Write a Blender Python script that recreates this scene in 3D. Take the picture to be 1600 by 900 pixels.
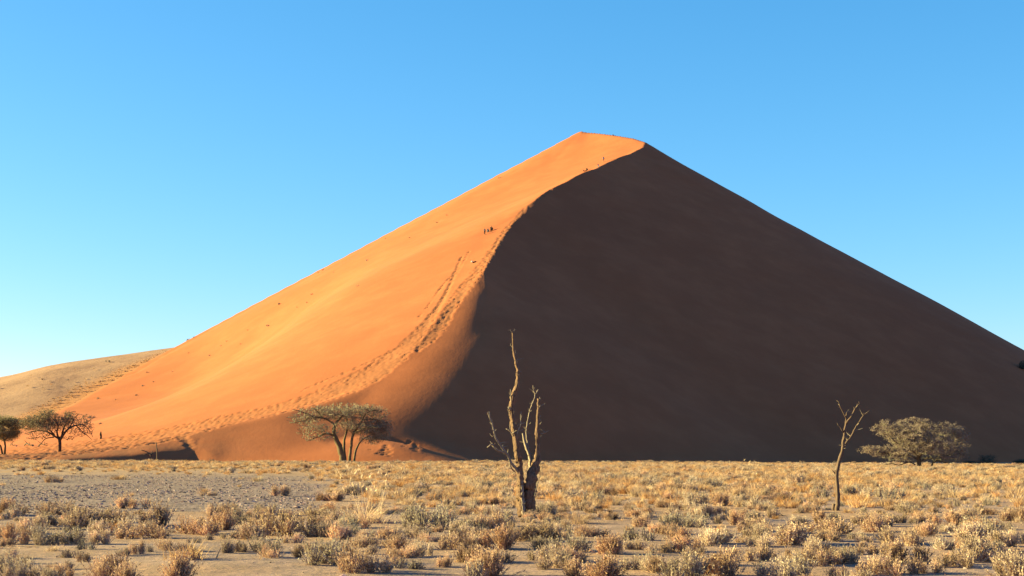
import bpy, math, random
import numpy as np
from mathutils import Vector

scene = bpy.context.scene
for o in list(bpy.data.objects):
    bpy.data.objects.remove(o)

# ------------------------------------------------------------------ camera
FPX = 2400.0                      # focal length in pixels of the 1600 px wide photograph
HOR = 705.0                       # pixel row of eye level
EYE = 1.8
PITCH = math.atan((HOR - 450.0) / FPX)
cd = bpy.data.cameras.new("camera")
cam = bpy.data.objects.new("camera", cd)
scene.collection.objects.link(cam)
cam.location = (0, 0, EYE)
cam.rotation_euler = (math.pi / 2 + PITCH, 0, 0)
cd.sensor_width = 36.0
cd.lens = 36.0 * FPX / 1600.0
cd.clip_start = 0.1
cd.clip_end = 20000
scene.camera = cam
scene.render.resolution_x = 1024
scene.render.resolution_y = 576

# ------------------------------------------------------------------ light
SUN_EL = math.radians(15.0)
SUN_BACK = math.radians(9.5)      # the sun stands left and a little beyond the camera line
sdir = Vector((-math.cos(SUN_EL) * math.cos(SUN_BACK), math.cos(SUN_EL) * math.sin(SUN_BACK), math.sin(SUN_EL)))
world = bpy.data.worlds.new("World")
scene.world = world
world.use_nodes = True
wn = world.node_tree.nodes
wl = world.node_tree.links
for n in list(wn):
    wn.remove(n)
sky = wn.new('ShaderNodeTexSky')
sky.sky_type = 'NISHITA'
sky.sun_disc = False
sky.sun_elevation = SUN_EL
sky.sun_rotation = math.atan2(sdir.x, sdir.y)
sky.altitude = 600
sky.air_density = 1.0
sky.dust_density = 0.15
sky.ozone_density = 3.0
bg = wn.new('ShaderNodeBackground')
bg.inputs['Strength'].default_value = 0.05
wo = wn.new('ShaderNodeOutputWorld')
sep = wn.new('ShaderNodeSeparateColor'); comb = wn.new('ShaderNodeCombineColor')
wl.new(sky.outputs[0], sep.inputs[0])
# clear dry desert air: a deeper, bluer sky than the stock one, the same curve over the whole dome
for ch, (gain, power) in enumerate(((0.415, 1.42), (0.975, 0.88), (1.44, 0.74))):
    p_ = wn.new('ShaderNodeMath'); p_.operation = 'POWER'; p_.inputs[1].default_value = power
    q_ = wn.new('ShaderNodeMath'); q_.operation = 'MULTIPLY'; q_.inputs[1].default_value = gain
    wl.new(sep.outputs[ch], p_.inputs[0]); wl.new(p_.outputs[0], q_.inputs[0]); wl.new(q_.outputs[0], comb.inputs[ch])
wl.new(comb.outputs[0], bg.inputs['Color'])
wl.new(bg.outputs[0], wo.inputs['Surface'])
ld = bpy.data.lights.new("sun", 'SUN')
ld.energy = 5.0
ld.angle = math.radians(0.55)
ld.color = (1.0, 0.99, 0.37)
sun = bpy.data.objects.new("sun", ld)
scene.collection.objects.link(sun)
sun.rotation_euler = sdir.to_track_quat('Z', 'Y').to_euler()
scene.view_settings.view_transform = 'Standard'
scene.view_settings.look = 'None'
scene.view_settings.exposure = 2.31
scene.view_settings.gamma = 1.0

rng = np.random.default_rng(45)
random.seed(45)

# ------------------------------------------------------------------ helpers
SA, CA = math.sin(PITCH), math.cos(PITCH)

def P(px, py, Y):
    """World point at distance Y whose image is the photograph's pixel (px, py)."""
    u = (px - 800.0) / FPX
    v = (450.0 - py) / FPX
    dy = CA - v * SA
    dz = SA + v * CA
    return np.array([u / dy * Y, Y, EYE + dz / dy * Y])

def tag(o, label=None, cat=None, group=None, kind=None):
    if label: o['label'] = label
    if cat: o['category'] = cat
    if group: o['group'] = group
    if kind: o['kind'] = kind
    return o

def link(name, data, parent=None, loc=None):
    o = bpy.data.objects.new(name, data)
    scene.collection.objects.link(o)
    if parent: o.parent = parent
    if loc is not None: o.location = loc
    return o

def hashn(ix, iy, seed):
    h = (ix.astype(np.int64) * 374761393 + iy.astype(np.int64) * 668265263 + seed * 2147483) & 0xFFFFFFFF
    h = ((h ^ (h >> 13)) * 1274126177) & 0xFFFFFFFF
    h = h ^ (h >> 16)
    return (h & 0xFFFF) / 65535.0

def vnoise(x, y, s, seed=0):
    """smooth value noise in [-1,1], cell size s"""
    x = np.asarray(x, float) / s; y = np.asarray(y, float) / s
    ix = np.floor(x); iy = np.floor(y)
    fx = x - ix; fy = y - iy
    fx = fx * fx * (3 - 2 * fx); fy = fy * fy * (3 - 2 * fy)
    a = hashn(ix, iy, seed); b = hashn(ix + 1, iy, seed)
    c = hashn(ix, iy + 1, seed); d = hashn(ix + 1, iy + 1, seed)
    return ((a * (1 - fx) + b * fx) * (1 - fy) + (c * (1 - fx) + d * fx) * fy) * 2 - 1

def sstep(a, b, x):
    t = np.clip((x - a) / (b - a), 0, 1)
    return t * t * (3 - 2 * t)

def smax(a, b, k):
    h = np.clip(0.5 + 0.5 * (a - b) / k, 0, 1)
    return b * (1 - h) + a * h + k * h * (1 - h)

def grid_mesh(name, xs, ys, Z):
    nx, ny = len(xs), len(ys)
    X, Y = np.meshgrid(xs, ys)
    co = np.stack([X, Y, Z], -1).reshape(-1, 3).astype(np.float32)
    me = bpy.data.meshes.new(name)
    me.vertices.add(nx * ny)
    me.vertices.foreach_set('co', co.ravel())
    i = np.arange((nx - 1) * (ny - 1))
    r, c = i // (nx - 1), i % (nx - 1)
    a = r * nx + c
    q = np.stack([a, a + 1, a + nx + 1, a + nx], -1).astype(np.int32)
    me.loops.add(q.size)
    me.loops.foreach_set('vertex_index', q.ravel())
    me.polygons.add(len(q))
    me.polygons.foreach_set('loop_start', np.arange(0, q.size, 4, dtype=np.int32))
    me.update(calc_edges=True)
    me.polygons.foreach_set('use_smooth', np.ones(len(q), dtype=bool))
    return me

def set_attr(me, name, vals):
    a = me.attributes.new(name, 'FLOAT', 'POINT')
    a.data.foreach_set('value', np.asarray(vals, np.float32).ravel())

# --------------------------------------------------------------- materials
def new_mat(name, rough=0.95):
    m = bpy.data.materials.new(name)
    m.use_nodes = True
    nt = m.node_tree
    b = nt.nodes['Principled BSDF']
    b.inputs['Roughness'].default_value = rough
    b.inputs['Specular IOR Level'].default_value = 0.1
    return m, nt, b

def N(nt, t, **kw):
    n = nt.nodes.new(t)
    for k, v in kw.items():
        setattr(n, k, v)
    return n

def noise_node(nt, vec, scale, detail=4, rough=0.55):
    n = N(nt, 'ShaderNodeTexNoise')
    n.inputs['Scale'].default_value = scale
    n.inputs['Detail'].default_value = detail
    n.inputs['Roughness'].default_value = rough
    if vec is not None: nt.links.new(vec, n.inputs['Vector'])
    return n.outputs['Fac']

def ramp(nt, fac, stops):
    r = N(nt, 'ShaderNodeValToRGB')
    cr = r.color_ramp
    while len(cr.elements) > 1: cr.elements.remove(cr.elements[-1])
    cr.elements[0].position = stops[0][0]; cr.elements[0].color = (*stops[0][1], 1)
    for p, c in stops[1:]:
        e = cr.elements.new(p); e.color = (*c, 1)
    nt.links.new(fac, r.inputs[0])
    return r.outputs[0]

def mixc(nt, fac, a, b):
    m = N(nt, 'ShaderNodeMix', data_type='RGBA')
    for s, v in ((m.inputs[0], fac), (m.inputs[6], a), (m.inputs[7], b)):
        if isinstance(v, (int, float)): s.default_value = v
        elif isinstance(v, tuple): s.default_value = (*v, 1)
        else: nt.links.new(v, s)
    return m.outputs[2]

def bump(nt, h, strength, dist, b, prev=None):
    n = N(nt, 'ShaderNodeBump')
    n.inputs['Strength'].default_value = strength
    n.inputs['Distance'].default_value = dist
    nt.links.new(h, n.inputs['Height'])
    if prev is not None: nt.links.new(prev, n.inputs['Normal'])
    nt.links.new(n.outputs[0], b.inputs['Normal'])
    return n.outputs[0]

def flat_mat(name, col, rough=0.9, var=0.25, scale=8.0):
    m, nt, b = new_mat(name, rough)
    tc = N(nt, 'ShaderNodeTexCoord')
    f = noise_node(nt, tc.outputs['Object'], scale)
    lo = tuple(c * (1 - var) for c in col); hi = tuple(min(1, c * (1 + var)) for c in col)
    nt.links.new(ramp(nt, f, [(0.3, lo), (0.7, hi)]), b.inputs['Base Color'])
    return m

# dune sand
m_dune, nt, b = new_mat("dune_sand")
geo = N(nt, 'ShaderNodeNewGeometry')
n1 = noise_node(nt, geo.outputs['Position'], 0.02, 3)
n2 = noise_node(nt, geo.outputs['Position'], 0.25, 5)
c1 = ramp(nt, n1, [(0.35, (0.318, 0.086, 0.0385)), (0.65, (0.345, 0.096, 0.0435))])
mps = N(nt, 'ShaderNodeMapping'); mps.inputs['Scale'].default_value = (1.0, 1.0, 0.12)
nt.links.new(geo.outputs['Position'], mps.inputs['Vector'])
n3 = noise_node(nt, mps.outputs[0], 0.10, 4, 0.6)
c2a = ramp(nt, n2, [(0.3, (0.90, 0.88, 0.86)), (0.7, (1.0, 1.0, 1.0))])
c2 = mixc(nt, ramp(nt, n3, [(0.42, (0.55, 0.55, 0.55)), (0.60, (0, 0, 0))]), c2a, (0.80, 0.76, 0.74))
mm = N(nt, 'ShaderNodeMix', data_type='RGBA', blend_type='MULTIPLY')
mm.inputs[0].default_value = 1
nt.links.new(c1, mm.inputs[6]); nt.links.new(c2, mm.inputs[7])
at = N(nt, 'ShaderNodeAttribute', attribute_name='trod_pit_shade')
cc = mixc(nt, at.outputs['Fac'], mm.outputs[2], (0.20, 0.085, 0.045))  # brown of trampled sand, plus shade painted into the footprint pits
nt.links.new(cc, b.inputs['Base Color'])
mp = N(nt, 'ShaderNodeMapping'); mp.inputs['Scale'].default_value = (1.0, 0.35, 1.6)
nt.links.new(geo.outputs['Position'], mp.inputs['Vector'])
bn = bump(nt, noise_node(nt, mp.outputs[0], 1.2, 8, 0.7), 0.22, 0.2, b)
bump(nt, noise_node(nt, geo.outputs['Position'], 0.03, 2), 0.06, 6.0, b, bn)

# far hill
m_hill, nt, b = new_mat("hill_sand")
geo = N(nt, 'ShaderNodeNewGeometry')
n1 = noise_node(nt, geo.outputs['Position'], 0.03, 6, 0.7)
at = N(nt, 'ShaderNodeAttribute', attribute_name='pale')
c1 = ramp(nt, n1, [(0.36, (0.18, 0.082, 0.065)), (0.50, (0.265, 0.130, 0.093)), (0.66, (0.30, 0.152, 0.110))])
cc = mixc(nt, at.outputs['Fac'], c1, (0.32, 0.22, 0.17))
at3 = N(nt, 'ShaderNodeAttribute', attribute_name='orange')
cc = mixc(nt, at3.outputs['Fac'], cc, (0.36, 0.135, 0.062))
nt.links.new(cc, b.inputs['Base Color'])
bump(nt, noise_node(nt, geo.outputs['Position'], 0.25, 6, 0.7), 0.35, 1.2, b)

# plain
m_ground, nt, b = new_mat("plain_ground")
geo = N(nt, 'ShaderNodeNewGeometry')
pos = geo.outputs['Position']
nA = noise_node(nt, pos, 0.45, 5, 0.6)
nB = noise_node(nt, pos, 5.0, 6, 0.7)
nC = noise_node(nt, pos, 0.12, 3)
cA = ramp(nt, nA, [(0.32, (0.20, 0.107, 0.094)), (0.50, (0.275, 0.155, 0.142)), (0.70, (0.34, 0.200, 0.192))])
cW = mixc(nt, ramp(nt, nC, [(0.42, (0, 0, 0)), (0.62, (1, 1, 1))]), cA, (0.33, 0.165, 0.112))
cB = mixc(nt, ramp(nt, nB, [(0.40, (0.45, 0.45, 0.45)), (0.60, (0, 0, 0))]), cW, (0.16, 0.105, 0.07))
at = N(nt, 'ShaderNodeAttribute', attribute_name='gravel')
vor = N(nt, 'ShaderNodeTexVoronoi'); vor.inputs['Scale'].default_value = 6.0
nt.links.new(pos, vor.inputs['Vector'])
gcol = ramp(nt, vor.outputs['Color'], [(0.2, (0.10, 0.056, 0.058)), (0.5, (0.185, 0.112, 0.108)), (0.8, (0.275, 0.170, 0.165))])
cG = mixc(nt, at.outputs['Fac'], cB, gcol)
at2 = N(nt, 'ShaderNodeAttribute', attribute_name='golden')
cH = mixc(nt, at2.outputs['Fac'], cG, (0.33, 0.175, 0.10))
nt.links.new(cH, b.inputs['Base Color'])
bn = bump(nt, noise_node(nt, pos, 9.0, 6, 0.75), 0.7, 0.035, b)
bn = bump(nt, noise_node(nt, pos, 1.4, 4, 0.6), 0.6, 0.12, b, bn)

# ------------------------------------------------------------ dune heights
# crest lines: (px, py, distance, slope of the shaded/right side, slope of the lit/left side)
CREST = [
    (1008, 222, 480, .64, .48), (1005, 230, 472, .64, .48), (996, 234, 467, .64, .48), (985, 240, 461, .64, .48),
    (972, 244, 454, .64, .48), (958, 250, 448, .64, .48), (945, 256, 442, .64, .48), (930, 264, 435, .64, .48),
    (916, 268, 429, .64, .48), (901, 275, 423, .64, .48), (886, 284, 416, .64, .48), (872, 290, 410, .64, .48),
    (858, 297, 404, .64, .48), (845, 306, 397, .64, .48), (831, 318, 390, .64, .48), (816, 334, 382, .64, .48),
    (802, 349, 373, .64, .48), (790, 364, 364, .64, .48), (779, 381, 354, .64, .48), (768, 400, 343, .64, .48),
    (757, 420, 332, .63, .48), (744, 437, 324, .62, .49), (722, 462, 314, .64, .48), (700, 489, 305, .66, .47),
    (672, 518, 296, .66, .46), (645, 543, 288, .66, .46), (614, 570, 281, .66, .45), (578, 597, 274, .62, .42),
    (550, 611, 270, .52, .36), (525, 621, 267, .42, .30), (490, 631, 264, .42, .22), (455, 639, 261, .42, .16),
    (400, 651, 258, .42, .13), (330, 667, 254, .42, .10), (280, 678, 251, .42, .09), (240, 686, 248, .34, .08),
    (180, 695, 245, .26, .07), (80, 705, 240, .18, .06), (0, 709, 236, .16, .05), (-120, 713, 228, .14, .05)]
BRINK = [(757, 420), (761, 450), (760, 480), (753, 508), (740, 536), (720, 564), (690, 592), (654, 617), (616, 643), (594, 664), (582, 680), (576, 692)]
TOP = [(908, 206, 520, .62, .63), (930, 207.5, 512, .62, .62), (960, 211, 500, .62, .60), (990, 216, 488, .62, .56), (1008, 222, 480, .64, .50)]
BACK = [(908, 206, 520, .62, .56), (850, 235.5, 516, .62, .57), (780, 272, 511, .62, .58), (700, 315, 506, .62, .59), (620, 357, 501, .62, .60),
        (540, 400, 496, .62, .60), (460, 442, 491, .62, .60), (380, 484.5, 486, .62, .60), (300, 528, 480, .62, .60),
        (240, 560, 468, .66, .58), (180, 594, 450, .66, .5), (120, 628, 430, .66, .4), (70, 655, 405, .6, .3), (20, 675, 375, .5, .3), (-40, 690, 340, .4, .3)]
LOBE = [(565, 682, 250, .26, .26), (610, 687.5, 247, .28, .28), (650, 694, 245, .30, .30), (688, 711, 244, .32, .32), (702, 721, 243, .32, .32)]
SLIP = [(130, 706.5, 235.5, .6, .6), (215, 702.5, 239.5, .6, .6), (250, 700.5, 241.5, .6, .6), (285, 698.5, 243.7, .6, .6), (303, 700, 244.8, .6, .6)]

def crest3(lst):
    p = np.array([list(P(a, b, c)) + [kr, ka] for a, b, c, kr, ka in lst])
    s = np.abs(np.diff(p[:, 2])) / np.hypot(np.diff(p[:, 0]), np.diff(p[:, 1]))
    smx = np.maximum(np.append(s, 0), np.insert(s, 0, 0)) * 1.12      # a flank is always steeper than its crest
    p[:, 3] = np.maximum(p[:, 3], smx); p[:, 4] = np.maximum(p[:, 4], smx / 1.12 * 1.03)
    return p

C3, T3, B3, L3, S3 = map(crest3, (CREST, TOP, BACK, LOBE, SLIP))
def chaikin(p, n=2):
    for _ in range(n):
        q = np.empty((2 * len(p) - 2, p.shape[1]))
        q[0::2] = p[:-1] * 0.75 + p[1:] * 0.25; q[1::2] = p[:-1] * 0.25 + p[1:] * 0.75
        p = np.vstack([p[:1], q, p[-1:]])
    return p
AX = 0.975                        # the slip face is a little less steep seen from the side

def cones(x, y, pts, kcol, ax=1.0):
    out = np.full(x.shape, -1e3)
    for a, b_ in zip(pts[:-1], pts[1:]):
        ux, uy = (b_[0] - a[0]) * ax, b_[1] - a[1]
        L = math.hypot(ux, uy); ux /= L; uy /= L
        dx, dy = (x - a[0]) * ax, y - a[1]
        tau = dx * ux + dy * uy
        h = dx * uy - dy * ux
        k = 0.5 * (a[kcol] + b_[kcol])
        s = (b_[2] - a[2]) / L
        s_ = max(-0.97 * k, min(0.97 * k, s))
        t = np.clip(tau + np.abs(h) * s_ / math.sqrt(k * k - s_ * s_), 0, L)
        kk = a[kcol] + (b_[kcol] - a[kcol]) * t / L
        rr = np.sqrt((tau - t) ** 2 + h * h)

        z = a[2] + s * t - kk * rr
        np.maximum(out, z, out=out)
    return out

POLY = [tuple(p[:2]) for p in C3[::-1]] + [tuple(p[:2]) for p in T3[::-1][1:]] + [tuple(p[:2]) for p in B3[1:]] + [(-400, 400), (-400, 200)]

def inside(x, y, poly):
    r = np.zeros(x.shape, bool)
    n = len(poly)
    for i in range(n):
        x1, y1 = poly[i]; x2, y2 = poly[(i + 1) % n]
        if y1 == y2: continue
        c = ((y1 > y) != (y2 > y)) & (x < (x2 - x1) * (y - y1) / (y2 - y1) + x1)
        r ^= c
    return r

def dist_poly(x, y, pts):
    d = np.full(x.shape, 1e9)
    for a, b_ in zip(pts[:-1], pts[1:]):
        ux, uy = b_[0] - a[0], b_[1] - a[1]; L2 = ux * ux + uy * uy
        t = np.clip(((x - a[0]) * ux + (y - a[1]) * uy) / L2, 0, 1)
        d = np.minimum(d, np.hypot(x - a[0] - t * ux, y - a[1] - t * uy))
    return d

def near_z(x, y, pts):
    d = np.full(x.shape, 1e9); z = np.zeros(x.shape)
    for a, b_ in zip(pts[:-1], pts[1:]):
        ux, uy = b_[0] - a[0], b_[1] - a[1]; L2 = ux * ux + uy * uy
        t = np.clip(((x - a[0]) * ux + (y - a[1]) * uy) / L2, 0, 1)
        dd = np.hypot(x - a[0] - t * ux, y - a[1] - t * uy)
        m = dd < d
        d = np.where(m, dd, d); z = np.where(m, a[2] + (b_[2] - a[2]) * t, z)
    return z

G3 = C3[20:].copy()
G3[:, 3] = [.44, .455, .48, .49, .475, .49, .475, .46, .44, .43] + [.42, .42, .40, .36, .30, .24, .18, .15, .14, .13]

def shoulder(x, y):
    return cones(x, y, G3, 3)

def brink_points():
    out = [C3[20]]
    for a, b_ in BRINK[1:]:
        Y = np.arange(200, 335, 0.1)
        d = P(a, b_, 1.0) - np.array([0, 0, EYE])
        z = shoulder(d[0] * Y, Y)
        k = int(np.argmax(EYE + d[2] * Y <= z))
        out.append(np.array([d[0] * Y[k], Y[k], z[k], .66, .66]))
    return chaikin(np.array(out), 2)
B3[8:, 4] = [.54, .46, .42, .38, .33, .25, .2]
K3 = brink_points()
K3[:, 3] = np.linspace(.65, .73, len(K3))
SHOULDER = [tuple(p[:2]) for p in C3[20:]] + [(-90, 200)] + [(K3[-1][0], 200)] + [tuple(p[:2]) for p in K3[::-1]]

def raw_dune(x, y):
    ins = inside(x, y, POLY)
    aR = cones(x, y, C3, 4)
    aB = smax(cones(x, y, B3, 4), cones(x, y, T3, 4), 2.0)
    dcr = np.minimum(dist_poly(x, y, C3[:31]), np.minimum(dist_poly(x, y, T3), dist_poly(x, y, B3)))
    zA = smax(aR, aB, 0.05 + 7.0 * sstep(0, 25, dcr))
    # shaded flank: slip face below the upper crest and below the brink, a gentler shoulder between crest and brink
    zC = np.maximum(cones(x, y, C3[:21], 3, AX), cones(x, y, K3, 3, AX))
    zC = np.where(inside(x, y, SHOULDER), np.maximum(shoulder(x, y), zC), zC)
    zC = np.maximum(zC, cones(x, y, T3, 3, AX))
    zO = np.maximum(zC, cones(x, y, B3, 3))
    low_b = sstep(500, 478, y) * sstep(-45, -70, x)
    capb = near_z(x, y, B3) + 0.145 * dist_poly(x, y, B3) + 0.3 + 60 * (1 - low_b)
    zA = -smax(-np.maximum(aR, zA), -capb, 0.1 + 6.0 * sstep(0, 30, dcr))
    z = np.where(ins, zA, zO)
    z = smax(z, cones(x, y, L3, 3), 0.8)
    # the little slip face low on the left, its steep side towards the camera
    yl = np.interp(x, S3[:, 0], S3[:, 1]); zl = np.interp(x, S3[:, 0], S3[:, 2])
    cap = zl + np.where(y < yl, 0.56, 0.38) * (y - yl) + 0.16 * np.maximum(0, x - S3[-1, 0]) + 0.5 * np.maximum(0, S3[0, 0] - x)
    cap = np.where(y < yl + 8, cap, 1e3)
    z = np.minimum(z, cap)
    return z

def blur1(a, sig, axis):
    r = int(3 * sig + 1)
    k = np.exp(-0.5 * (np.arange(-r, r + 1) / sig) ** 2); k /= k.sum()
    pad = [(0, 0), (0, 0)]; pad[axis] = (r, r)
    p = np.pad(a, pad, mode='edge')
    out = np.zeros_like(a)
    for i, w in enumerate(k):
        out += w * (p[i:i + a.shape[0], :] if axis == 0 else p[:, i:i + a.shape[1]])
    return out

GX0, GY0 = -330.0, 215.0
gxs = np.arange(GX0, 380.0, 1.0); gys = np.arange(GY0, 760.0, 1.0)
GXX, GYY = np.meshgrid(gxs, gys)
G_raw = raw_dune(GXX, GYY)
G_b3 = blur1(blur1(G_raw, 4.6, 0), 4.6, 1)
G_b14 = blur1(blur1(G_b3, 15.0, 0), 15.0, 1)
G_b1 = blur1(blur1(G_raw, 1.2, 0), 1.2, 1)

def bil(G, x, y):
    fx = np.clip(x - GX0, 0, G.shape[1] - 1.001); fy = np.clip(y - GY0, 0, G.shape[0] - 1.001)
    ix = fx.astype(int); iy = fy.astype(int); fx = fx - ix; fy = fy - iy
    return (G[iy, ix] * (1 - fx) + G[iy, ix + 1] * fx) * (1 - fy) + (G[iy + 1, ix] * (1 - fx) + G[iy + 1, ix + 1] * fx) * fy

def dune_h(x, y):
    z0 = raw_dune(x, y)
    zb = bil(G_b3, x, y); zs = bil(G_b1, x, y)
    d = dist_poly(x, y, C3[:22]); dt = np.minimum(dist_poly(x, y, T3), dist_poly(x, y, B3))
    dl = dist_poly(x, y, C3[22:])
    wA = sstep(6, 42, np.minimum(np.minimum(d, dt), dl)) * inside(x, y, POLY)
    zb = zb * (1 - wA) + bil(G_b14, x, y) * wA                     # the lit face is one smooth sheet
    w = sstep(1.0, 14.0, np.minimum(d, dt))                       # sharp crest above, soft elsewhere
    z = z0 * (1 - w) + zb * w
    low = sstep(330, 318, y) * sstep(9.0, 1.0, dl)                # the lower crest is rounded but still a crest
    z = z * (1 - low) + zs * low
    ds = np.minimum(dist_poly(x, y, S3), dist_poly(x, y, L3))
    ws = sstep(7.0, 3.0, ds) * sstep(254, 250, y)
    z = z * (1 - ws) + (0.35 * z0 + 0.65 * zs) * ws
    z = z + 0.35 * vnoise(x, y, 31, 3) * sstep(2, 40, dt) * (1 - 0.85 * np.exp(-(dist_poly(x, y, K3) / 14) ** 2)) + 0.12 * vnoise(x, y, 9, 4) * sstep(2, 25, dt) * sstep(2, 8, d)
    return z

# plain height
def ground_h(x, y):
    x = np.asarray(x, float); y = np.asarray(y, float)
    far = sstep(60, 250, y)
    z = far * np.where(x > 0, -0.0065 * np.minimum(x, 200), -0.004 * np.maximum(x, -150))
    z = z + 0.05 * vnoise(x, y, 7, 11) + 0.03 * vnoise(x, y, 2.3, 12) * sstep(200, 60, y) + 0.10 * far * vnoise(x, y, 22, 13)
    return z

G_d = dune_h(GXX, GYY)

def hit(px, py, Y0=15.0, Y1=760.0, what='both'):
    """first surface met by the ray through a pixel; arrays welcome"""
    px = np.atleast_1d(np.asarray(px, float)); py = np.atleast_1d(np.asarray(py, float))
    res = np.full((len(px), 3), np.nan)
    done = np.zeros(len(px), bool)
    d0 = np.array([P(a, b_, 1.0) - np.array([0, 0, EYE]) for a, b_ in zip(px, py)])
    Y = Y0
    while Y < Y1 and not done.all():
        st = 0.1 if Y < 60 else (0.25 if Y < 200 else 0.5)
        p = np.array([0, 0, EYE]) + d0 * Y
        g = ground_h(p[:, 0], p[:, 1]) if what != 'dune' else np.full(len(px), -99.)
        if Y > GY0 and what != 'ground': g = np.maximum(g, bil(G_d, p[:, 0], p[:, 1]))
        m = (p[:, 2] <= g) & ~done
        res[m] = p[m]; res[m, 2] = g[m]
        done |= m
        Y += st
    return res

# footprints -------------------------------------------------------------
def band_px(line, n, spread=1.0):
    """n pixels spread over a band given as (px, py, half width in px)"""
    line = np.array(line, float)
    seg = np.hypot(*(line[1:, :2] - line[:-1, :2]).T) * (line[1:, 2] + line[:-1, 2])
    i = rng.choice(len(seg), n, p=seg / seg.sum())
    t = rng.random(n)
    a, b_ = line[i], line[i + 1]
    c = a + (b_ - a) * t[:, None]
    d = b_[:, :2] - a[:, :2]; d /= np.hypot(d[:, 0], d[:, 1])[:, None]
    o = (rng.random(n) + rng.random(n) - 1) * c[:, 2] * spread
    return c[:, 0] - d[:, 1] * o, c[:, 1] + d[:, 0] * o

bands = [
    ([(862, 297, 1), (820, 328, 2.5), (790, 360, 4), (770, 392, 6), (752, 418, 8), (735, 440, 9), (715, 465, 9), (700, 488, 9)], 1100),
    ([(700, 488, 9), (690, 508, 10), (672, 528, 9), (650, 548, 4)], 460),
    ([(722, 400, 1), (700, 452, 2), (685, 480, 4), (668, 505, 7), (650, 528, 10), (625, 553, 13), (590, 580, 15), (550, 600, 15), (520, 612, 13)], 3000),
    ([(520, 612, 13), (480, 627, 11), (440, 638, 9), (400, 647, 8), (350, 658, 9), (300, 670, 11), (260, 680, 12)], 1900),
    ([(260, 680, 12), (200, 690, 12), (140, 698, 11), (80, 704, 12), (30, 709, 12), (-20, 712, 12)], 2600),
    ([(285, 682, 10), (292, 691, 6), (300, 700, 5)], 90),
    ([(734, 392, 1), (712, 430, 1.5), (690, 470, 1.5)], 60),
    ([(712, 424, 1), (690, 448, 1), (668, 480, 1), (655, 495, 1)], 46),
    ([(560, 700, 3), (600, 708, 5), (590, 713, 5)], 9), ([(602, 692, 5), (606, 704, 7), (604, 712, 6)], 18),
    ([(630, 700, 2), (640, 692, 2)], 5), ([(645, 698, 5), (653, 705, 5)], 14),
    ([(620, 545, 1), (560, 575, 2), (500, 598, 1), (470, 612, 3)], 60)]
FP = []
for line, n in bands:
    a, b_ = band_px(line, n)
    h_ = hit(a, b_, 225, 500, 'dune')
    FP.append(h_[~np.isnan(h_[:, 0])])
FP = np.concatenate(FP)

# dune mesh ------------------------------------------------------------------
def ax(*parts):
    out = []
    for a, b_, s in parts: out.append(np.arange(a, b_, s))
    return np.concatenate(out)

dxs = ax((-330, -96, 2.0), (-96, 20, 0.3), (20, 46, 0.5), (46, 140, 1.25), (140, 381, 2.5))
dys = ax((226, 300, 0.34), (300, 370, 0.5), (370, 482, 0.9), (482, 540, 1.6), (540, 750, 6.0))
DX, DY = np.meshgrid(dxs, dys)
DZ = np.vstack([dune_h(DX[i:i + 60], DY[i:i + 60]) for i in range(0, len(dys), 60)])
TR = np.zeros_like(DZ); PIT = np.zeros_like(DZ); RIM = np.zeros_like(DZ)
for fx, fy, _ in FP:
    s = rng.uniform(0.15, 0.25); dep = rng.uniform(0.20, 0.42)
    i0, i1 = np.searchsorted(dxs, (fx - 3 * s - 0.3, fx + 3 * s + 0.3)); j0, j1 = np.searchsorted(dys, (fy - 3 * s - 0.3, fy + 3 * s + 0.3))
    r2 = (DX[j0:j1, i0:i1] - fx) ** 2 + (DY[j0:j1, i0:i1] - fy) ** 2
    g = np.exp(-r2 / (2 * s * s))
    PIT[j0:j1, i0:i1] = np.minimum(PIT[j0:j1, i0:i1], -dep * g)
    RIM[j0:j1, i0:i1] = np.maximum(RIM[j0:j1, i0:i1], 0.30 * dep * np.exp(-r2 / (2 * (1.8 * s) ** 2)))
    TR[j0:j1, i0:i1] = np.maximum(TR[j0:j1, i0:i1], g * 0.5)  # shade of the pit painted as darker sand
DZ += PIT + RIM
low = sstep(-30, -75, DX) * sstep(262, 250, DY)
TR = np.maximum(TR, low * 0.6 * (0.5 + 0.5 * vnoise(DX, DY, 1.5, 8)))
dune_me = grid_mesh("sand_dune", dxs, dys, DZ)
set_attr(dune_me, 'trod_pit_shade', np.clip(TR, 0, 1))
dune_me.materials.append(m_dune)
dune = link("sand_dune", dune_me)
tag(dune, "huge orange sand dune, lit on the left and in deep shade on the right, with a trodden crest", kind='structure')

# ground mesh ----------------------------------------------------------------
def gravel_mask(x, y):
    px = 800 + FPX * x / y
    py = HOR + FPX * (EYE) / y
    edge = 520 + 40 * vnoise(x, y, 6, 21)
    lo = 741 + 5 * vnoise(x, y, 9, 22); hi = 798 - 0.012 * np.maximum(px - 150, 0) + 6 * vnoise(x, y, 4, 23)
    m = sstep(edge + 30, edge - 50, px) * sstep(lo - 2, lo + 3, py) * sstep(hi + 3, hi - 3, py)
    return m

gxv = ax((-4000, -400, 300), (-400, -120, 20), (-120, -30, 3), (-30, 30, 0.4), (30, 120, 3), (120, 400, 20), (400, 4001, 300))
gyv = ax((-300, 0, 50), (0, 16, 4), (16, 70, 0.4), (70, 140, 1.2), (140, 300, 3), (300, 600, 20), (600, 2000, 100), (2000, 9001, 700))
QX, QY = np.meshgrid(gxv, gyv)
QZ = ground_h(QX, QY)
ground_me = grid_mesh("ground", gxv, gyv, QZ)
ys_ = np.maximum(QY, 5.0)
set_attr(ground_me, 'gravel', gravel_mask(QX, ys_))
set_attr(ground_me, 'golden', 0.75 * sstep(60, 190, QY) * (0.6 + 0.4 * vnoise(QX, QY, 12, 31)))
ground_me.materials.append(m_ground)
ground = link("ground", ground_me)
tag(ground, kind='structure')

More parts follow.
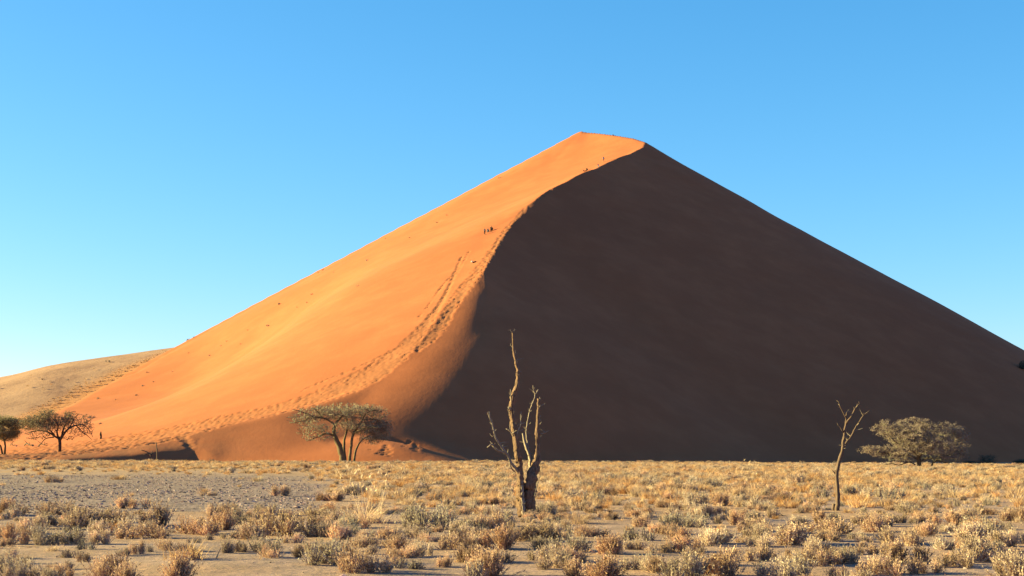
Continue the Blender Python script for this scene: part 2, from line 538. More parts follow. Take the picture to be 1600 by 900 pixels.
# far hill behind on the left -------------------------------------------------
hxv = np.arange(-900, 120, 6.0); hyv = np.concatenate([np.arange(560, 800, 5.0), np.arange(800, 1400, 10.0)])
HX, HY = np.meshgrid(hxv, hyv)
ridge_px = np.array([(-700, 690), (-400, 650), (-150, 613), (0, 590), (70, 577), (140, 563), (210, 552), (265, 543), (330, 533), (420, 524), (520, 530), (700, 600)], float)
HYc = 860.0
rx = (ridge_px[:, 0] - 800) / FPX * HYc * 1.005
rz = np.array([P(a, b_, HYc)[2] for a, b_ in ridge_px])
prof = np.interp(HX, rx, rz)
across = np.where(HY < HYc, sstep(590, HYc, HY) ** 1.15, sstep(1380, HYc, HY))
HZ = prof * across
HZ += 1.6 * vnoise(HX, HY, 60, 41) * across + 0.5 * vnoise(HX, HY, 18, 42) * np.minimum(across * 2, 1)
# a low shoulder in front of the hill and its pale foot
HZ += 9 * np.exp(-((HX + 175 + 0.35 * (HY - 640)) / 45) ** 2 - ((HY - 650) / 50) ** 2)
HZ -= 1.2
hill_me = grid_mesh("hill", hxv, hyv, HZ)
set_attr(hill_me, 'pale', np.clip(sstep(16, 7, HZ) * 0.95 * sstep(-150, -210, HX), 0, 1))
_pv = HX * 0 + 800 + FPX * HX / (HY * CA + (HZ - EYE) * SA)
_pw = 450 - FPX * (-HY * SA + (HZ - EYE) * CA) / (HY * CA + (HZ - EYE) * SA)
_bd = np.interp(_pv, [-60, 20, 100, 190, 270, 300], [690, 655, 618, 577, 545, 520]) + 5 * vnoise(HX, HY, 25, 44)
set_attr(hill_me, 'orange', sstep(-8, 10, _pw - _bd) * sstep(-30, 30, _pv))
hill_me.materials.append(m_hill)
def hill_hit(px, py):
    d = np.array([P(a, b_, 1.0) - np.array([0, 0, EYE]) for a, b_ in zip(px, py)]); out = np.full((len(px), 3), np.nan)
    for Y in np.arange(565, 1000, 3.0):
        p = np.array([0, 0, EYE]) + d * Y
        g = HZ[np.clip(np.searchsorted(hyv, p[:, 1]), 0, len(hyv) - 1), np.clip(np.searchsorted(hxv, p[:, 0]), 0, len(hxv) - 1)]
        m = np.isnan(out[:, 0]) & (p[:, 2] <= g)
        out[m] = p[m]
    return out
hill = link("hill", hill_me)
tag(hill, kind='structure')

# =====================================================================
#  mesh builder
# =====================================================================
class MB:
    def __init__(self):
        self.v = []; self.f = []; self.n = 0
    def add(self, verts, faces):
        self.v.append(np.asarray(verts, float)); self.f.extend([tuple(i + self.n for i in fc) for fc in faces]); self.n += len(verts)
    def tube(self, pts, rad, sides=6, rough=0.0, cap=True, flute=0.0, seed=0):
        pts = np.asarray(pts, float); rad = np.asarray(rad, float)
        t = np.gradient(pts, axis=0); t /= np.linalg.norm(t, axis=1)[:, None] + 1e-9
        ref = np.array([0.3, -0.9, 0.1]) if abs(t[0][2]) > 0.5 else np.array([0, 0, 1.0])
        V = []
        ph = np.arange(sides) * 2 * math.pi / sides
        r_ = np.random.default_rng(seed + 7)
        fl = 1 + flute * r_.uniform(-1, 1, sides)
        for i in range(len(pts)):
            a = np.cross(t[i], ref); a /= np.linalg.norm(a) + 1e-9
            b_ = np.cross(t[i], a)
            rr = rad[i] * fl * (1 + rough * r_.uniform(-1, 1, sides))
            V.append(pts[i] + np.outer(np.cos(ph) * rr, a) + np.outer(np.sin(ph) * rr, b_))
        V = np.concatenate(V)
        F = []
        for i in range(len(pts) - 1):
            for k in range(sides):
                k2 = (k + 1) % sides
                F.append((i * sides + k, i * sides + k2, (i + 1) * sides + k2, (i + 1) * sides + k))
        if cap:
            F.append(tuple(range(sides))[::-1]); F.append(tuple((len(pts) - 1) * sides + k for k in range(sides)))
        self.add(V, F)
    def build(self, name, mat, parent=None, smooth=False, loc=None):
        me = bpy.data.meshes.new(name)
        me.from_pydata(np.concatenate(self.v).tolist(), [], self.f)
        me.materials.append(mat)
        if smooth: me.polygons.foreach_set('use_smooth', np.ones(len(me.polygons), dtype=bool))
        me.update()
        return link(name, me, parent, loc)

def resample(pts, rad, step):
    """catmull-rom through the traced points"""
    pts = np.asarray(pts, float); rad = np.asarray(rad, float)
    P_ = np.vstack([2 * pts[0] - pts[1], pts, 2 * pts[-1] - pts[-2]])
    out, ro = [], []
    for i in range(len(pts) - 1):
        n = max(1, int(np.linalg.norm(pts[i + 1] - pts[i]) / step))
        for k in range(n):
            t = k / n
            a, b_, c, d = P_[i], P_[i + 1], P_[i + 2], P_[i + 3]
            out.append(0.5 * ((2 * b_) + (-a + c) * t + (2 * a - 5 * b_ + 4 * c - d) * t * t + (-a + 3 * b_ - 3 * c + d) * t ** 3))
            ro.append(rad[i] * (1 - t) + rad[i + 1] * t)
    out.append(pts[-1]); ro.append(rad[-1])
    return np.array(out), np.array(ro)

# bark and leaf materials
def bark_mat(name, dark, light, sc=3.0, bs=0.8, bd=0.05):
    dark = (dark[0], dark[1] * .92, dark[2]); light = (light[0], light[1] * .92, light[2])
    m, nt, b = new_mat(name, 0.9)
    tc = N(nt, 'ShaderNodeTexCoord')
    mp = N(nt, 'ShaderNodeMapping'); mp.inputs['Scale'].default_value = (sc, sc, sc * 0.18)
    nt.links.new(tc.outputs['Object'], mp.inputs['Vector'])
    f = noise_node(nt, mp.outputs[0], 6.0, 6, 0.7)
    g = noise_node(nt, tc.outputs['Object'], sc * 0.6, 3)
    c = ramp(nt, f, [(0.38, dark), (0.62, light)])
    nt.links.new(mixc(nt, g, c, tuple(0.6 * x for x in light)), b.inputs['Base Color'])
    bump(nt, f, bs, bd, b)
    return m

m_bark_dead = bark_mat("weathered_dead_wood", (0.025, 0.015, 0.012), (0.27, 0.155, 0.11), 5.0, 1.0, 0.04)
m_bark_thin = bark_mat("grey_dead_wood", (0.045, 0.028, 0.022), (0.16, 0.10, 0.078), 5.0, 0.8, 0.02)
m_bone = bark_mat("bleached_dead_wood", (0.10, 0.07, 0.058), (0.32, 0.24, 0.195), 6.0, 0.7, 0.01)
m_bark_tree = bark_mat("acacia_bark", (0.05, 0.035, 0.025), (0.19, 0.125, 0.075), 1.2, 1.0, 0.06)
m_bark_dark = bark_mat("dark_acacia_bark", (0.03, 0.022, 0.018), (0.085, 0.058, 0.045), 1.2, 1.0, 0.06)

def leaf_mat(name, a, b_, trans=0.25, sc=0.9, obj_var=0.0):
    a = (a[0], a[1] * .90, a[2]); b_ = (b_[0], b_[1] * .90, b_[2])
    m, nt, b = new_mat(name, 0.85)
    geo = N(nt, 'ShaderNodeNewGeometry')
    f = noise_node(nt, geo.outputs['Position'], sc, 3, 0.7)
    c = ramp(nt, f, [(0.33, a), (0.67, b_)])
    if obj_var > 0:
        oi = N(nt, 'ShaderNodeObjectInfo')
        hs = N(nt, 'ShaderNodeHueSaturation')
        m1 = N(nt, 'ShaderNodeMapRange'); m1.inputs[3].default_value = 1 - obj_var; m1.inputs[4].default_value = 1 + obj_var
        nt.links.new(oi.outputs['Random'], m1.inputs[0])
        m2 = N(nt, 'ShaderNodeMapRange'); m2.inputs[3].default_value = 0.75; m2.inputs[4].default_value = 1.15
        mu = N(nt, 'ShaderNodeMath', operation='MULTIPLY'); mu.inputs[1].default_value = 7.31
        fr = N(nt, 'ShaderNodeMath', operation='FRACT')
        nt.links.new(oi.outputs['Random'], mu.inputs[0]); nt.links.new(mu.outputs[0], fr.inputs[0]); nt.links.new(fr.outputs[0], m2.inputs[0])
        nt.links.new(m1.outputs[0], hs.inputs['Value']); nt.links.new(m2.outputs[0], hs.inputs['Saturation']); nt.links.new(c, hs.inputs['Color'])
        c = hs.outputs[0]
    nt.links.new(c, b.inputs['Base Color'])
    tr = N(nt, 'ShaderNodeBsdfTranslucent'); nt.links.new(c, tr.inputs['Color'])
    mx = N(nt, 'ShaderNodeMixShader'); mx.inputs[0].default_value = trans
    out = nt.nodes['Material Output']
    nt.links.new(b.outputs[0], mx.inputs[1]); nt.links.new(tr.outputs[0], mx.inputs[2]); nt.links.new(mx.outputs[0], out.inputs['Surface'])
    return m

m_leaf_mid = leaf_mat("grey_olive_foliage", (0.13, 0.086, 0.062), (0.31, 0.225, 0.165), 0.2)
m_leaf_right = leaf_mat("pale_grey_green_foliage", (0.12, 0.085, 0.068), (0.33, 0.245, 0.19), 0.2)
m_leaf_left = leaf_mat("olive_foliage", (0.13, 0.095, 0.06), (0.25, 0.195, 0.125), 0.25)
m_leaf_green = leaf_mat("green_acacia_foliage", (0.15, 0.115, 0.06), (0.31, 0.26, 0.13), 0.25)
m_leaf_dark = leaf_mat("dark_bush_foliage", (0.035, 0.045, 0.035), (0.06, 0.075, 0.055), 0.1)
m_twig = flat_mat("twig_wood", (0.11, 0.082, 0.062), 0.9, 0.3, 2.0)
m_twig_pale = flat_mat("pale_twig_wood", (0.20, 0.155, 0.11), 0.9, 0.3, 2.0)

def traced_tree(name, label, cat, Y, base_px, limbs, mats, depth_amp=0.0, step=0.12, sides=9, group=None, sink=0.25, flute=0.12, spurs=0):
    """limbs: list of (part name, [(px, py, width px, depth offset m)], material key). The first limb starts at the foot."""
    bx, by = base_px
    foot = P(bx, by, Y)
    gz = max(float(ground_h(np.array([foot[0]]), np.array([foot[1]]))[0]), float(bil(G_d, np.array([foot[0]]), np.array([foot[1]]))[0]) if Y > GY0 else -9)
    root = link(name, None); root.location = (foot[0], foot[1], gz)
    tag(root, label, cat, group)
    fz = foot[2] - gz
    nodes = []
    for li, (pn, pts, mk) in enumerate(limbs):
        w = np.array([P(a, b_, Y) for a, b_, _, _ in pts]); w[:, 1] += [d for *_, d in pts]
        # keep the image position when the depth changes
        w = np.array([P(a, b_, Y + d) for a, b_, _, d in pts])
        r_ = np.array([wd * Y / FPX / 2 for _, _, wd, _ in pts])
        p, rr = resample(w, r_, step)
        if pn == 'trunk':
            p[0, 2] -= fz + sink
        jit = rng.normal(0, 1, p.shape) * (rr * 0.15)[:, None]
        jit[0] = 0
        p = p + jit - np.array([foot[0], foot[1], gz])
        mb = MB(); mb.tube(p, rr, sides if rr[0] > 0.03 else 6, rough=0.14, flute=flute, seed=li * 13 + int(bx))
        mb.build(pn, mats[mk], root, smooth=True)
        nodes.append((p, rr))
    if spurs:
        sp = []
        for p, rr in nodes:
            L = np.linalg.norm(np.diff(p, axis=0), axis=1).sum()
            for _ in range(max(1, int(L * spurs))):
                i = int(rng.integers(len(p) // 5 + 1, max(len(p) // 5 + 2, int(len(p) * .93))))
                d = rng.normal(size=3); d[2] = abs(d[2]) * .8 + .1; d /= np.linalg.norm(d)
                ln = rng.uniform(.04, .15) * (1.9 if rng.random() < .25 else 1); q = p[i] + d * ln * .5 + rng.normal(0, .012, 3)
                sp.append((np.array([p[i], q, p[i] + d * ln]), np.array([.009, .006, .002]) * (1 + 2 * min(rr[i], .08) / .08 * rng.random())))
        tag(twig_mesh(sp, "broken_twigs", m_bone, root), kind='stuff')
    return root, nodes, np.array([foot[0], foot[1], gz])

def blob_points(blobs, Y, origin, n, depth=0.8):
    """random points in ellipsoids given in photograph pixels (px, py, rx, ry, weight, depth offset)"""
    w = np.array([b_[4] for b_ in blobs], float); w /= w.sum()
    out = []
    for i in rng.choice(len(blobs), n, p=w):
        px, py, rx, ry, _, do = blobs[i]
        v = rng.normal(size=3); v /= np.linalg.norm(v); v *= rng.random() ** (1 / 2.6)
        c = P(px, py, Y + do); s = Y / FPX
        out.append(c + np.array([v[0] * rx * s, v[1] * rx * s * depth, v[2] * ry * s]) - origin)
    return np.array(out)

def grow(nodes, targets, r_tip, wander=0.25, nearw=0.0):
    """each target is tied to the nearest wood by a short curved twig; returns the list of twigs"""
    pos = np.concatenate([p for p, _ in nodes]); rad = np.concatenate([r for _, r in nodes])
    cand = pos.tolist()
    c0 = pos[0]
    order = np.argsort(np.min(np.linalg.norm(targets[:, None, :] - pos[None, ::4, :], axis=2), axis=1))
    arr = np.zeros((len(pos) + len(targets) * 5 + 5, 3)); arr[:len(pos)] = pos; m = len(pos)
    rr = np.zeros(len(arr)); rr[:m] = rad
    tw = []
    for k in order:
        t = targets[k]
        d = np.linalg.norm(arr[:m] - t, axis=1)
        # wood should come from below / from inside
        pen = d + 0.35 * np.maximum(0, arr[:m, 2] - t[2])
        j = int(np.argmin(pen)); L = d[j]
        if L < 1e-3: continue
        a = arr[j]
        n = 2 if L < 0.8 else (3 if L < 2 else 4)
        mid = []
        off = rng.normal(0, wander * L * 0.5, 3); off[2] = -abs(off[2]) * 0.5
        for i in range(1, n + 1):
            f = i / n
            mid.append(a * (1 - f) + t * f + off * math.sin(math.pi * f))
        r0 = min(rr[j] * 0.7, r_tip * (1 + 1.4 * L))
        r0 = max(r0, r_tip)
        rads = [r0] + [r0 + (r_tip * 0.7 - r0) * i / n for i in range(1, n + 1)]
        tw.append((np.vstack([a] + mid), np.array(rads)))
        for i, q in enumerate(mid):
            arr[m] = q; rr[m] = rads[i + 1]; m += 1
    return tw

def twig_mesh(tw, name, mat, root, sides=3):
    V = []; F = []; n = 0
    ph = np.arange(sides) * 2 * math.pi / sides
    for p, r_ in tw:
        t = np.gradient(p, axis=0); t /= np.linalg.norm(t, axis=1)[:, None] + 1e-9
        a = np.cross(t, np.array([0.2, 0.95, 0.25])); a /= np.linalg.norm(a, axis=1)[:, None] + 1e-9
        b_ = np.cross(t, a)
        for i in range(len(p)):
            V.append(p[i] + np.outer(np.cos(ph) * r_[i], a[i]) + np.outer(np.sin(ph) * r_[i], b_[i]))
        for i in range(len(p) - 1):
            for k in range(sides):
                k2 = (k + 1) % sides
                F.append((n + i * sides + k, n + i * sides + k2, n + (i + 1) * sides + k2, n + (i + 1) * sides + k))
        n += len(p) * sides
    mb = MB(); mb.v = [np.concatenate(V)]; mb.f = F
    return mb.build(name, mat, root)

def leaf_faces(cent, size, up=0.3, aspect=2.2):
    """one small diamond leaf per centre"""
    n = len(cent)
    d = rng.normal(size=(n, 3)); d[:, 2] += up; d /= np.linalg.norm(d, axis=1)[:, None]
    e = np.cross(d, rng.normal(size=(n, 3))); e /= np.linalg.norm(e, axis=1)[:, None] + 1e-9
    L = size * rng.uniform(0.6, 1.4, n)[:, None]
    W = L / aspect
    V = np.stack([cent - d * L / 2, cent + e * W / 2, cent + d * L / 2, cent - e * W / 2], 1).reshape(-1, 3)
    return V

def leaf_mesh(cent, size, name, mat, root, up=0.3, aspect=2.2):
    V = leaf_faces(cent, size, up, aspect)
    me = bpy.data.meshes.new(name)
    n = len(cent)
    me.vertices.add(4 * n); me.vertices.foreach_set('co', V.astype(np.float32).ravel())
    me.loops.add(4 * n); me.loops.foreach_set('vertex_index', np.arange(4 * n, dtype=np.int32))
    me.polygons.add(n); me.polygons.foreach_set('loop_start', np.arange(0, 4 * n, 4, dtype=np.int32))
    me.update(calc_edges=True)
    me.materials.append(mat)
    return link(name, me, root)

def around(t, k, spread, squash=0.6):
    c = np.repeat(t, k, axis=0)
    o = rng.normal(size=c.shape) * spread; o[:, 2] *= squash
    return c + o

# ------------------------------------------------------- the twisted dead tree
YD = 42.0
D_LIMBS = [
    ('trunk', [(821, 811, 17, 0), (816, 790, 13.5, 0), (814, 768, 11.5, 0), (813, 745, 10, 0), (811, 721, 9, 0), (808, 700, 8.6, 0), (805.5, 684, 9, 0), (802.5, 667, 8.6, 0), (800.5, 648, 7.6, 0),
               (800, 634, 7.6, 0), (801.5, 622, 7.2, 0), (805.4, 610, 7, 0), (808.5, 600, 6, 0), (809.7, 590, 5, 0), (809, 578, 4.6, 0), (807, 567.6, 4, 0), (804.5, 556, 3.6, 0), (802.5, 546, 3, 0), (801.5, 532, 2.4, 0), (801, 517, 1.7, 0)], 'd'),
    ('trunk', [(827, 810, 19, .05), (828, 790, 17, .05), (829, 770, 16, .05), (831, 749, 15, .05), (837, 730, 12, .1), (840, 712, 8.5, .1), (839.5, 698, 6.6, .1), (839.3, 681.5, 5.7, .1), (841, 660, 5, .1), (841.7, 642, 4.3, .1), (841.5, 623, 3.4, .1)], 'd'),
    ('branch', [(826, 752, 7, .1), (828, 735, 6, .12), (828.7, 720, 5.5, .15), (826, 708, 5, .15), (822, 698, 5, .15), (819, 687, 3.6, .15), (816.5, 677, 2, .15)], 'b'),
    ('branch', [(825, 703, 3.4, .15), (824.5, 692, 3, .2), (822.5, 678, 2.8, .2), (823.5, 664, 2.5, .2), (826, 650, 2.2, .2), (828.5, 639, 2.1, .25), (834, 625, 2.1, .25), (836, 617, 1.9, .25), (833.5, 609, 1.6, .25), (833, 602, 1.1, .25)], 'b'),
    ('branch', [(835.5, 618, 1.8, .25), (838.5, 614, 1.7, .28), (841, 608.5, 1.3, .3)], 'b'),
    ('branch', [(816, 744, 5, 0), (811, 738, 4.6, -.05), (805, 731, 4.2, -.1), (799, 723, 4, -.15), (795, 714, 3.6, -.2), (791, 708, 3.3, -.22), (784, 699, 2.9, -.25), (776, 687, 2.6, -.3), (771.5, 674, 2.3, -.3), (768.5, 660, 2.1, -.3), (765, 652, 2.1, -.32), (764.5, 643, 1.4, -.32)], 'b'),
    ('branch', [(793, 711, 2.6, -.2), (786, 706, 2.6, -.25), (778, 704, 2.4, -.3), (772, 699, 2.1, -.35), (768, 693, 2, -.4), (764.5, 697, 1.8, -.4), (761, 699.5, 1.2, -.4)], 'b'),
    ('branch', [(814, 741, 3, .1), (806, 738, 2.8, .1), (799, 732, 2.2, .08), (796, 722, 2, .02), (795.5, 714, 2, -.1)], 'b'),
    ('twig', [(806, 682, 2.4, -.05), (810, 672, 2, -.1), (814, 662, 1.7, -.12), (813, 653, 1.4, -.12), (814.5, 643, 1, -.12)], 'b'),
    ('twig', [(804, 683, 2.2, -.05), (798, 675, 2, -.1), (794, 671.5, 1.7, -.12), (790.5, 670, 1, -.12)], 'b'),
    ('twig', [(797.5, 674, 1.7, -.1), (797, 668, 1.4, -.1), (796, 663, .9, -.1)], 'b'),
    ('twig', [(799, 641, 3.6, -.05), (796, 637.5, 3, -.1), (794, 635.5, 1.6, -.1)], 'b'),
    ('twig', [(799.5, 630, 2.4, -.05), (797.8, 619, 2, -.06), (797.8, 608, 1.1, -.06)], 'b'),
    ('twig', [(808, 566, 1.6, 0), (804, 563, 1, -.03)], 'b'),
    ('twig', [(801.3, 522, 1.4, 0), (798.6, 517, 1, 0), (797, 515.5, .7, 0)], 'b'), ('twig', [(801.2, 521, 1.3, 0), (803.3, 517, .9, 0), (804, 514, .6, 0)], 'b'),
    ('twig', [(802.5, 544, 1.2, 0), (799.6, 541, .8, 0)], 'b'), ('twig', [(804, 556, 1.3, 0), (806.6, 552, .8, 0)], 'b'),
    ('twig', [(841, 679, 1.8, .1), (848, 677, 1.2, .1), (853, 675.5, 1, .1), (858, 672.5, .7, .1)], 'b'),
    ('twig', [(841.5, 652, 1.5, .1), (845, 650, .9, .1)], 'b'), ('twig', [(842, 637, 1.4, .1), (845, 634, .8, .1)], 'b'), ('twig', [(841.5, 626, 1.3, .1), (844, 623.5, .8, .1)], 'b'),
    ('twig', [(765, 652, 1.4, -.3), (762.5, 647, 1, -.3), (763, 643.5, .6, -.3)], 'b'),
    ('twig', [(773, 679, 1.4, -.3), (769.5, 682, .9, -.3)], 'b'),
    ('twig', [(833, 783, 3, -.12), (835.5, 775, 1.8, -.2), (838, 764, 1.4, -.25), (840.5, 755, 1.1, -.28), (843.5, 744, .7, -.3)], 'b'),
    ('root', [(823, 800, 11, -.05), (820, 806, 8, -.2), (816, 812, 5, -.4)], 'd'), ('root', [(826, 800, 11, -.1), (830, 807, 8, -.25), (836, 811, 4, -.4)], 'd'),
    ('bark_strip', [(819, 806, 5, -.16), (817, 785, 5.5, -.13), (816, 765, 4.5, -.1), (815, 748, 3, -.09)], 'b'),
]
traced_tree("dead_tree", "tall dead tree with twisted fluted twin trunks standing alone near the middle of the plain", "dead tree", YD, (824, 809), D_LIMBS,
            {'d': m_bark_dead, 'b': m_bone}, step=0.06, sides=14, flute=0.36, spurs=12)

# ------------------------------------------------------- thin forked dead tree, right
YT = float(hit([1308], [798], 20, 120, 'ground')[0, 1])
T_LIMBS = [
    ('trunk', [(1308, 799, 7, 0), (1308.5, 788, 5.6, 0), (1309.3, 777, 5, 0), (1308.5, 761, 4.7, 0), (1307.3, 744.7, 4.7, 0), (1310, 726, 4.5, 0), (1313, 715, 4.4, 0), (1316, 705, 4.2, 0), (1318, 688.7, 3.8, 0), (1320.3, 670, 3.2, 0), (1321.8, 660, 2.6, 0), (1322.4, 650, 2, 0), (1323, 645, 1.2, 0)], 'd'),
    ('branch', [(1314.5, 712, 3.8, 0), (1318, 700, 3.3, .05), (1322.5, 692, 3, .1), (1330, 681.7, 2.7, .15), (1334.5, 673, 2.4, .2), (1339, 665, 2.2, .2), (1344, 657, 1.9, .25), (1349, 650, 1.7, .25), (1354, 645.5, 1.5, .3), (1360, 641, 1.0, .3)], 'd'),
    ('branch', [(1321.5, 662, 2.6, 0), (1325, 657, 2.4, -.05), (1330, 651, 2.2, -.1), (1333.5, 644, 2, -.1), (1337, 637, 1.7, -.15), (1341, 633, 1.5, -.15), (1345, 629, .9, -.15)], 'd'),
    ('branch', [(1322.3, 654, 2, 0), (1319.5, 648, 1.9, -.05), (1316, 641, 1.7, -.1), (1312, 634, 1.5, -.15), (1310.5, 628, 1.3, -.15), (1307, 625.5, .8, -.15)], 'd'),
    ('twig', [(1318, 676, 1.8, 0), (1313.5, 668, 1.4, -.05), (1309.5, 664, 1.1, -.08), (1308, 661, .7, -.1)], 'd'),
    ('twig', [(1322.5, 646, 1.2, 0), (1324.5, 642, .8, 0)], 'd'), ('twig', [(1350.5, 649, 1.2, .25), (1350, 645, .7, .25)], 'd'), ('twig', [(1343.5, 631, 1, -.15), (1341.5, 627.5, .6, -.15)], 'd'),
    ('twig', [(1306.8, 742, 2, 0), (1303, 737.5, 1.4, 0), (1299.5, 733.5, .9, 0)], 'd'),
    ('stub', [(1303, 800, 4.5, .1), (1302.5, 794, 3.8, .1), (1302.8, 787, 2.6, .1)], 'd')]
T_LIMBS = [(n_, [(a, b_, w * 1.22, d) for a, b_, w, d in pts], m_) for n_, pts, m_ in T_LIMBS]
traced_tree("dead_tree", "thin bare forked dead tree with a leaning trunk, left of the round grey-green tree", "dead tree", YT, (1308, 799), T_LIMBS, {'d': m_bark_thin}, step=0.07, sides=9, spurs=5)

# ------------------------------------------------------- flat crowned acacia in front of the dune
YA = 232.0
A_LIMBS = [
    ('trunk', [(537, 723, 11.5, 0), (535, 712, 9.5, 0), (532, 702, 8.6, 0), (527, 690, 7.6, 0), (522, 678, 6.4, 0), (521, 669, 5.4, 0), (525, 661, 4, 0), (531, 654, 3, 0), (538, 646, 2, 0)], 't'),
    ('trunk', [(539, 721, 6, .8), (537.5, 704, 4.6, 1), (538, 688, 3.8, 1.4), (541, 674, 3.4, 1.8), (544, 664, 2.8, 2.2), (541, 652, 2.2, 2.4), (543, 642, 1.4, 2.6)], 't'),
    ('trunk', [(546, 719, 5, -.6), (548, 703, 4, -.8), (549.5, 690, 3.8, -1), (552.5, 677, 3.8, -1.2), (559, 667, 3.2, -1.4), (565, 658, 2.8, -1.8), (572, 646, 2.2, -2), (582, 641, 1.8, -2.2), (596, 643, 1.2, -2.4)], 't'),
    ('trunk', [(553, 720, 4, .4), (555, 708, 3.2, .6), (558, 698, 3, .8), (564, 689, 2.4, 1.2), (573, 683, 1.8, 1.6), (584, 678, 1.2, 2)], 't'),
    ('branch', [(522, 681, 4, 0), (514, 678, 3, -.6), (506, 678, 2.6, -1), (498, 682, 2.1, -1.4), (490, 685, 1.7, -1.8), (480, 689, 1.1, -2)], 't'),
    ('branch', [(523, 664, 3.4, 0), (515, 658, 3, .6), (503, 653, 3, 1), (488, 652, 3.4, 1.4), (478, 656, 2.4, 1.6), (466, 659, 1.8, 1.8), (452, 661, 1.1, 2)], 't'),
    ('branch', [(489, 652, 2.6, 1.4), (480, 647, 2, 1), (470, 643, 1.5, .6), (459, 640, .9, .2)], 't'),
    ('branch', [(506, 654, 2, 1), (498, 645, 1.6, -.5), (490, 638, 1.1, -1)], 't'),
    ('branch', [(552, 678, 2.6, -1.2), (562, 672, 2.2, -2.2), (578, 668, 1.8, -3), (595, 668, 1.3, -3.6)], 't'),
    ('branch', [(566, 657, 2, -1.8), (578, 655, 1.6, -.6), (592, 657, 1.3, 0), (606, 661, .9, .6)], 't')]
root, nodes, org = traced_tree("acacia_tree", "leaning flat-crowned grey acacia with several stems standing against the lower dune", "tree", YA, (538, 723), A_LIMBS, {'t': m_bark_tree}, step=0.5, sides=8)
A_BLOBS = [(545, 645, 52, 11, 4, 0), (520, 648, 34, 9, 2, 1.5), (572, 640, 30, 9, 2, -1.5), (590, 660, 24, 14, 3, 0), (600, 668, 15, 10, 1.2, 1), (575, 668, 24, 11, 1.6, -1.5), (545, 658, 30, 8, 1.5, 2), (483, 653, 30, 8, 1.6, 1.5), (505, 640, 22, 7, 1, 0), (584, 688, 12, 7, .6, 1), (592, 676, 22, 13, 2.6, 0), (566, 670, 26, 11, 2.4, 1.5), (497, 668, 22, 9, 1.2, -1), (575, 686, 18, 7, .9, -1), (545, 664, 26, 7, 1.0, -2)]
A_BARE = [(466, 655, 20, 9, 2, 1), (485, 668, 24, 13, 2, -1), (500, 682, 22, 8, 1.4, -1.5), (540, 636, 60, 8, 3, 0), (478, 642, 22, 7, 1.4, 0), (488, 676, 26, 9, 1.6, 0), (520, 672, 20, 8, .8, -2), (600, 684, 12, 8, 1, 0), (482, 684, 12, 7, .8, -2), (600, 645, 14, 8, 1, -1)]
tA = blob_points(A_BLOBS, YA, org, 2200); tB = blob_points(A_BARE, YA, org, 950)
o = twig_mesh(grow(nodes, np.vstack([tA, tB]), 0.036), "twigs", m_twig_pale, root); tag(o, kind='stuff')
o = leaf_mesh(around(tA, 12, 0.22), 0.15, "foliage", m_leaf_mid, root); tag(o, kind='stuff')

# ------------------------------------------------------- round grey-green tree, right
YR = float(hit([1436], [731.5], 60, 300, 'ground')[0, 1])
R_LIMBS = [
    ('trunk', [(1436, 733, 9, 0), (1436, 726, 6.8, 0), (1435.5, 719, 5.8, 0), (1434, 710, 4.6, 0), (1431, 700, 3.4, 0), (1429, 688, 2.4, 0), (1431, 672, 1.4, 0)], 't'),
    ('branch', [(1436, 716, 4, 0), (1443, 705, 3, .5), (1453, 696, 2.4, 1), (1468, 688, 1.8, 1.4), (1484, 680, 1.1, 1.6)], 't'),
    ('branch', [(1434, 712, 3.4, 0), (1424, 704, 2.6, -.5), (1410, 697, 2, -1), (1396, 688, 1.6, -1.2), (1386, 676, 1, -1.2)], 't'),
    ('branch', [(1434, 718, 3, 0), (1420, 712, 2.2, .8), (1402, 712, 1.8, 1.4), (1380, 708, 1.3, 1.8), (1358, 703, .8, 2)], 't'),
    ('branch', [(1437, 721, 2.6, 0), (1450, 716, 2, -.8), (1466, 716, 1.6, -1.4), (1482, 711, 1.2, -1.6), (1500, 709, .8, -1.6)], 't'),
    ('branch', [(1455, 729, 3.5, .5), (1458, 723, 2.6, .4), (1464, 719, 2.2, .2), (1476, 723, 1.6, 0), (1490, 722, 1, 0)], 't'),
    ('branch', [(1430, 726, 2, -.5), (1420, 722, 1.8, -.8), (1404, 727, 1.6, -1), (1394, 724, 1.3, -1.2), (1380, 727, .9, -1.3)], 't'),
    ('branch', [(1431, 698, 2.4, 0), (1440, 686, 1.8, -1), (1446, 672, 1.4, -1.6), (1450, 662, .9, -2)], 't')]
root, nodes, org = traced_tree("acacia_tree", "wide bushy grey-green acacia with low drooping crown on the plain at right", "tree", YR, (1436, 733), R_LIMBS, {'t': m_bark_tree}, step=0.4, sides=8)
R_BLOBS = [(1386, 671, 24, 15, 3, 0), (1372, 660, 0.1, 0.1, 0.01, 0), (1405, 680, 26, 17, 3, 1), (1428, 668, 30, 16, 4, 0), (1432, 680, 32, 18, 4, -1.5), (1446, 660, 14, 8, 1.2, 0), (1478, 672, 26, 12, 3, 0.5), (1495, 678, 20, 14, 2.4, 0), (1490, 698, 24, 15, 3, 1),
           (1460, 692, 26, 15, 2.6, -1), (1415, 700, 30, 12, 2.6, -.8), (1378, 704, 22, 8, 1.6, 1), (1357, 702, 16, 6, .9, 1.4), (1440, 706, 22, 8, 1.2, -1.5), (1500, 712, 14, 9, 1.2, 0), (1482, 714, 20, 7, 1.0, -1), (1398, 713, 20, 7, .9, 0), (1375, 709, 14, 6, .6, 1), (1412, 716, 12, 6, .5, -1), (1440, 700, 60, 14, 4, 0), (1470, 690, 34, 18, 2, -2)]
tA = blob_points(R_BLOBS, YR, org, 1500); tB = blob_points([(1400, 716, 30, 8, 1, 0), (1470, 716, 34, 7, 1, 0), (1440, 690, 74, 30, 1.4, 0)], YR, org, 240)
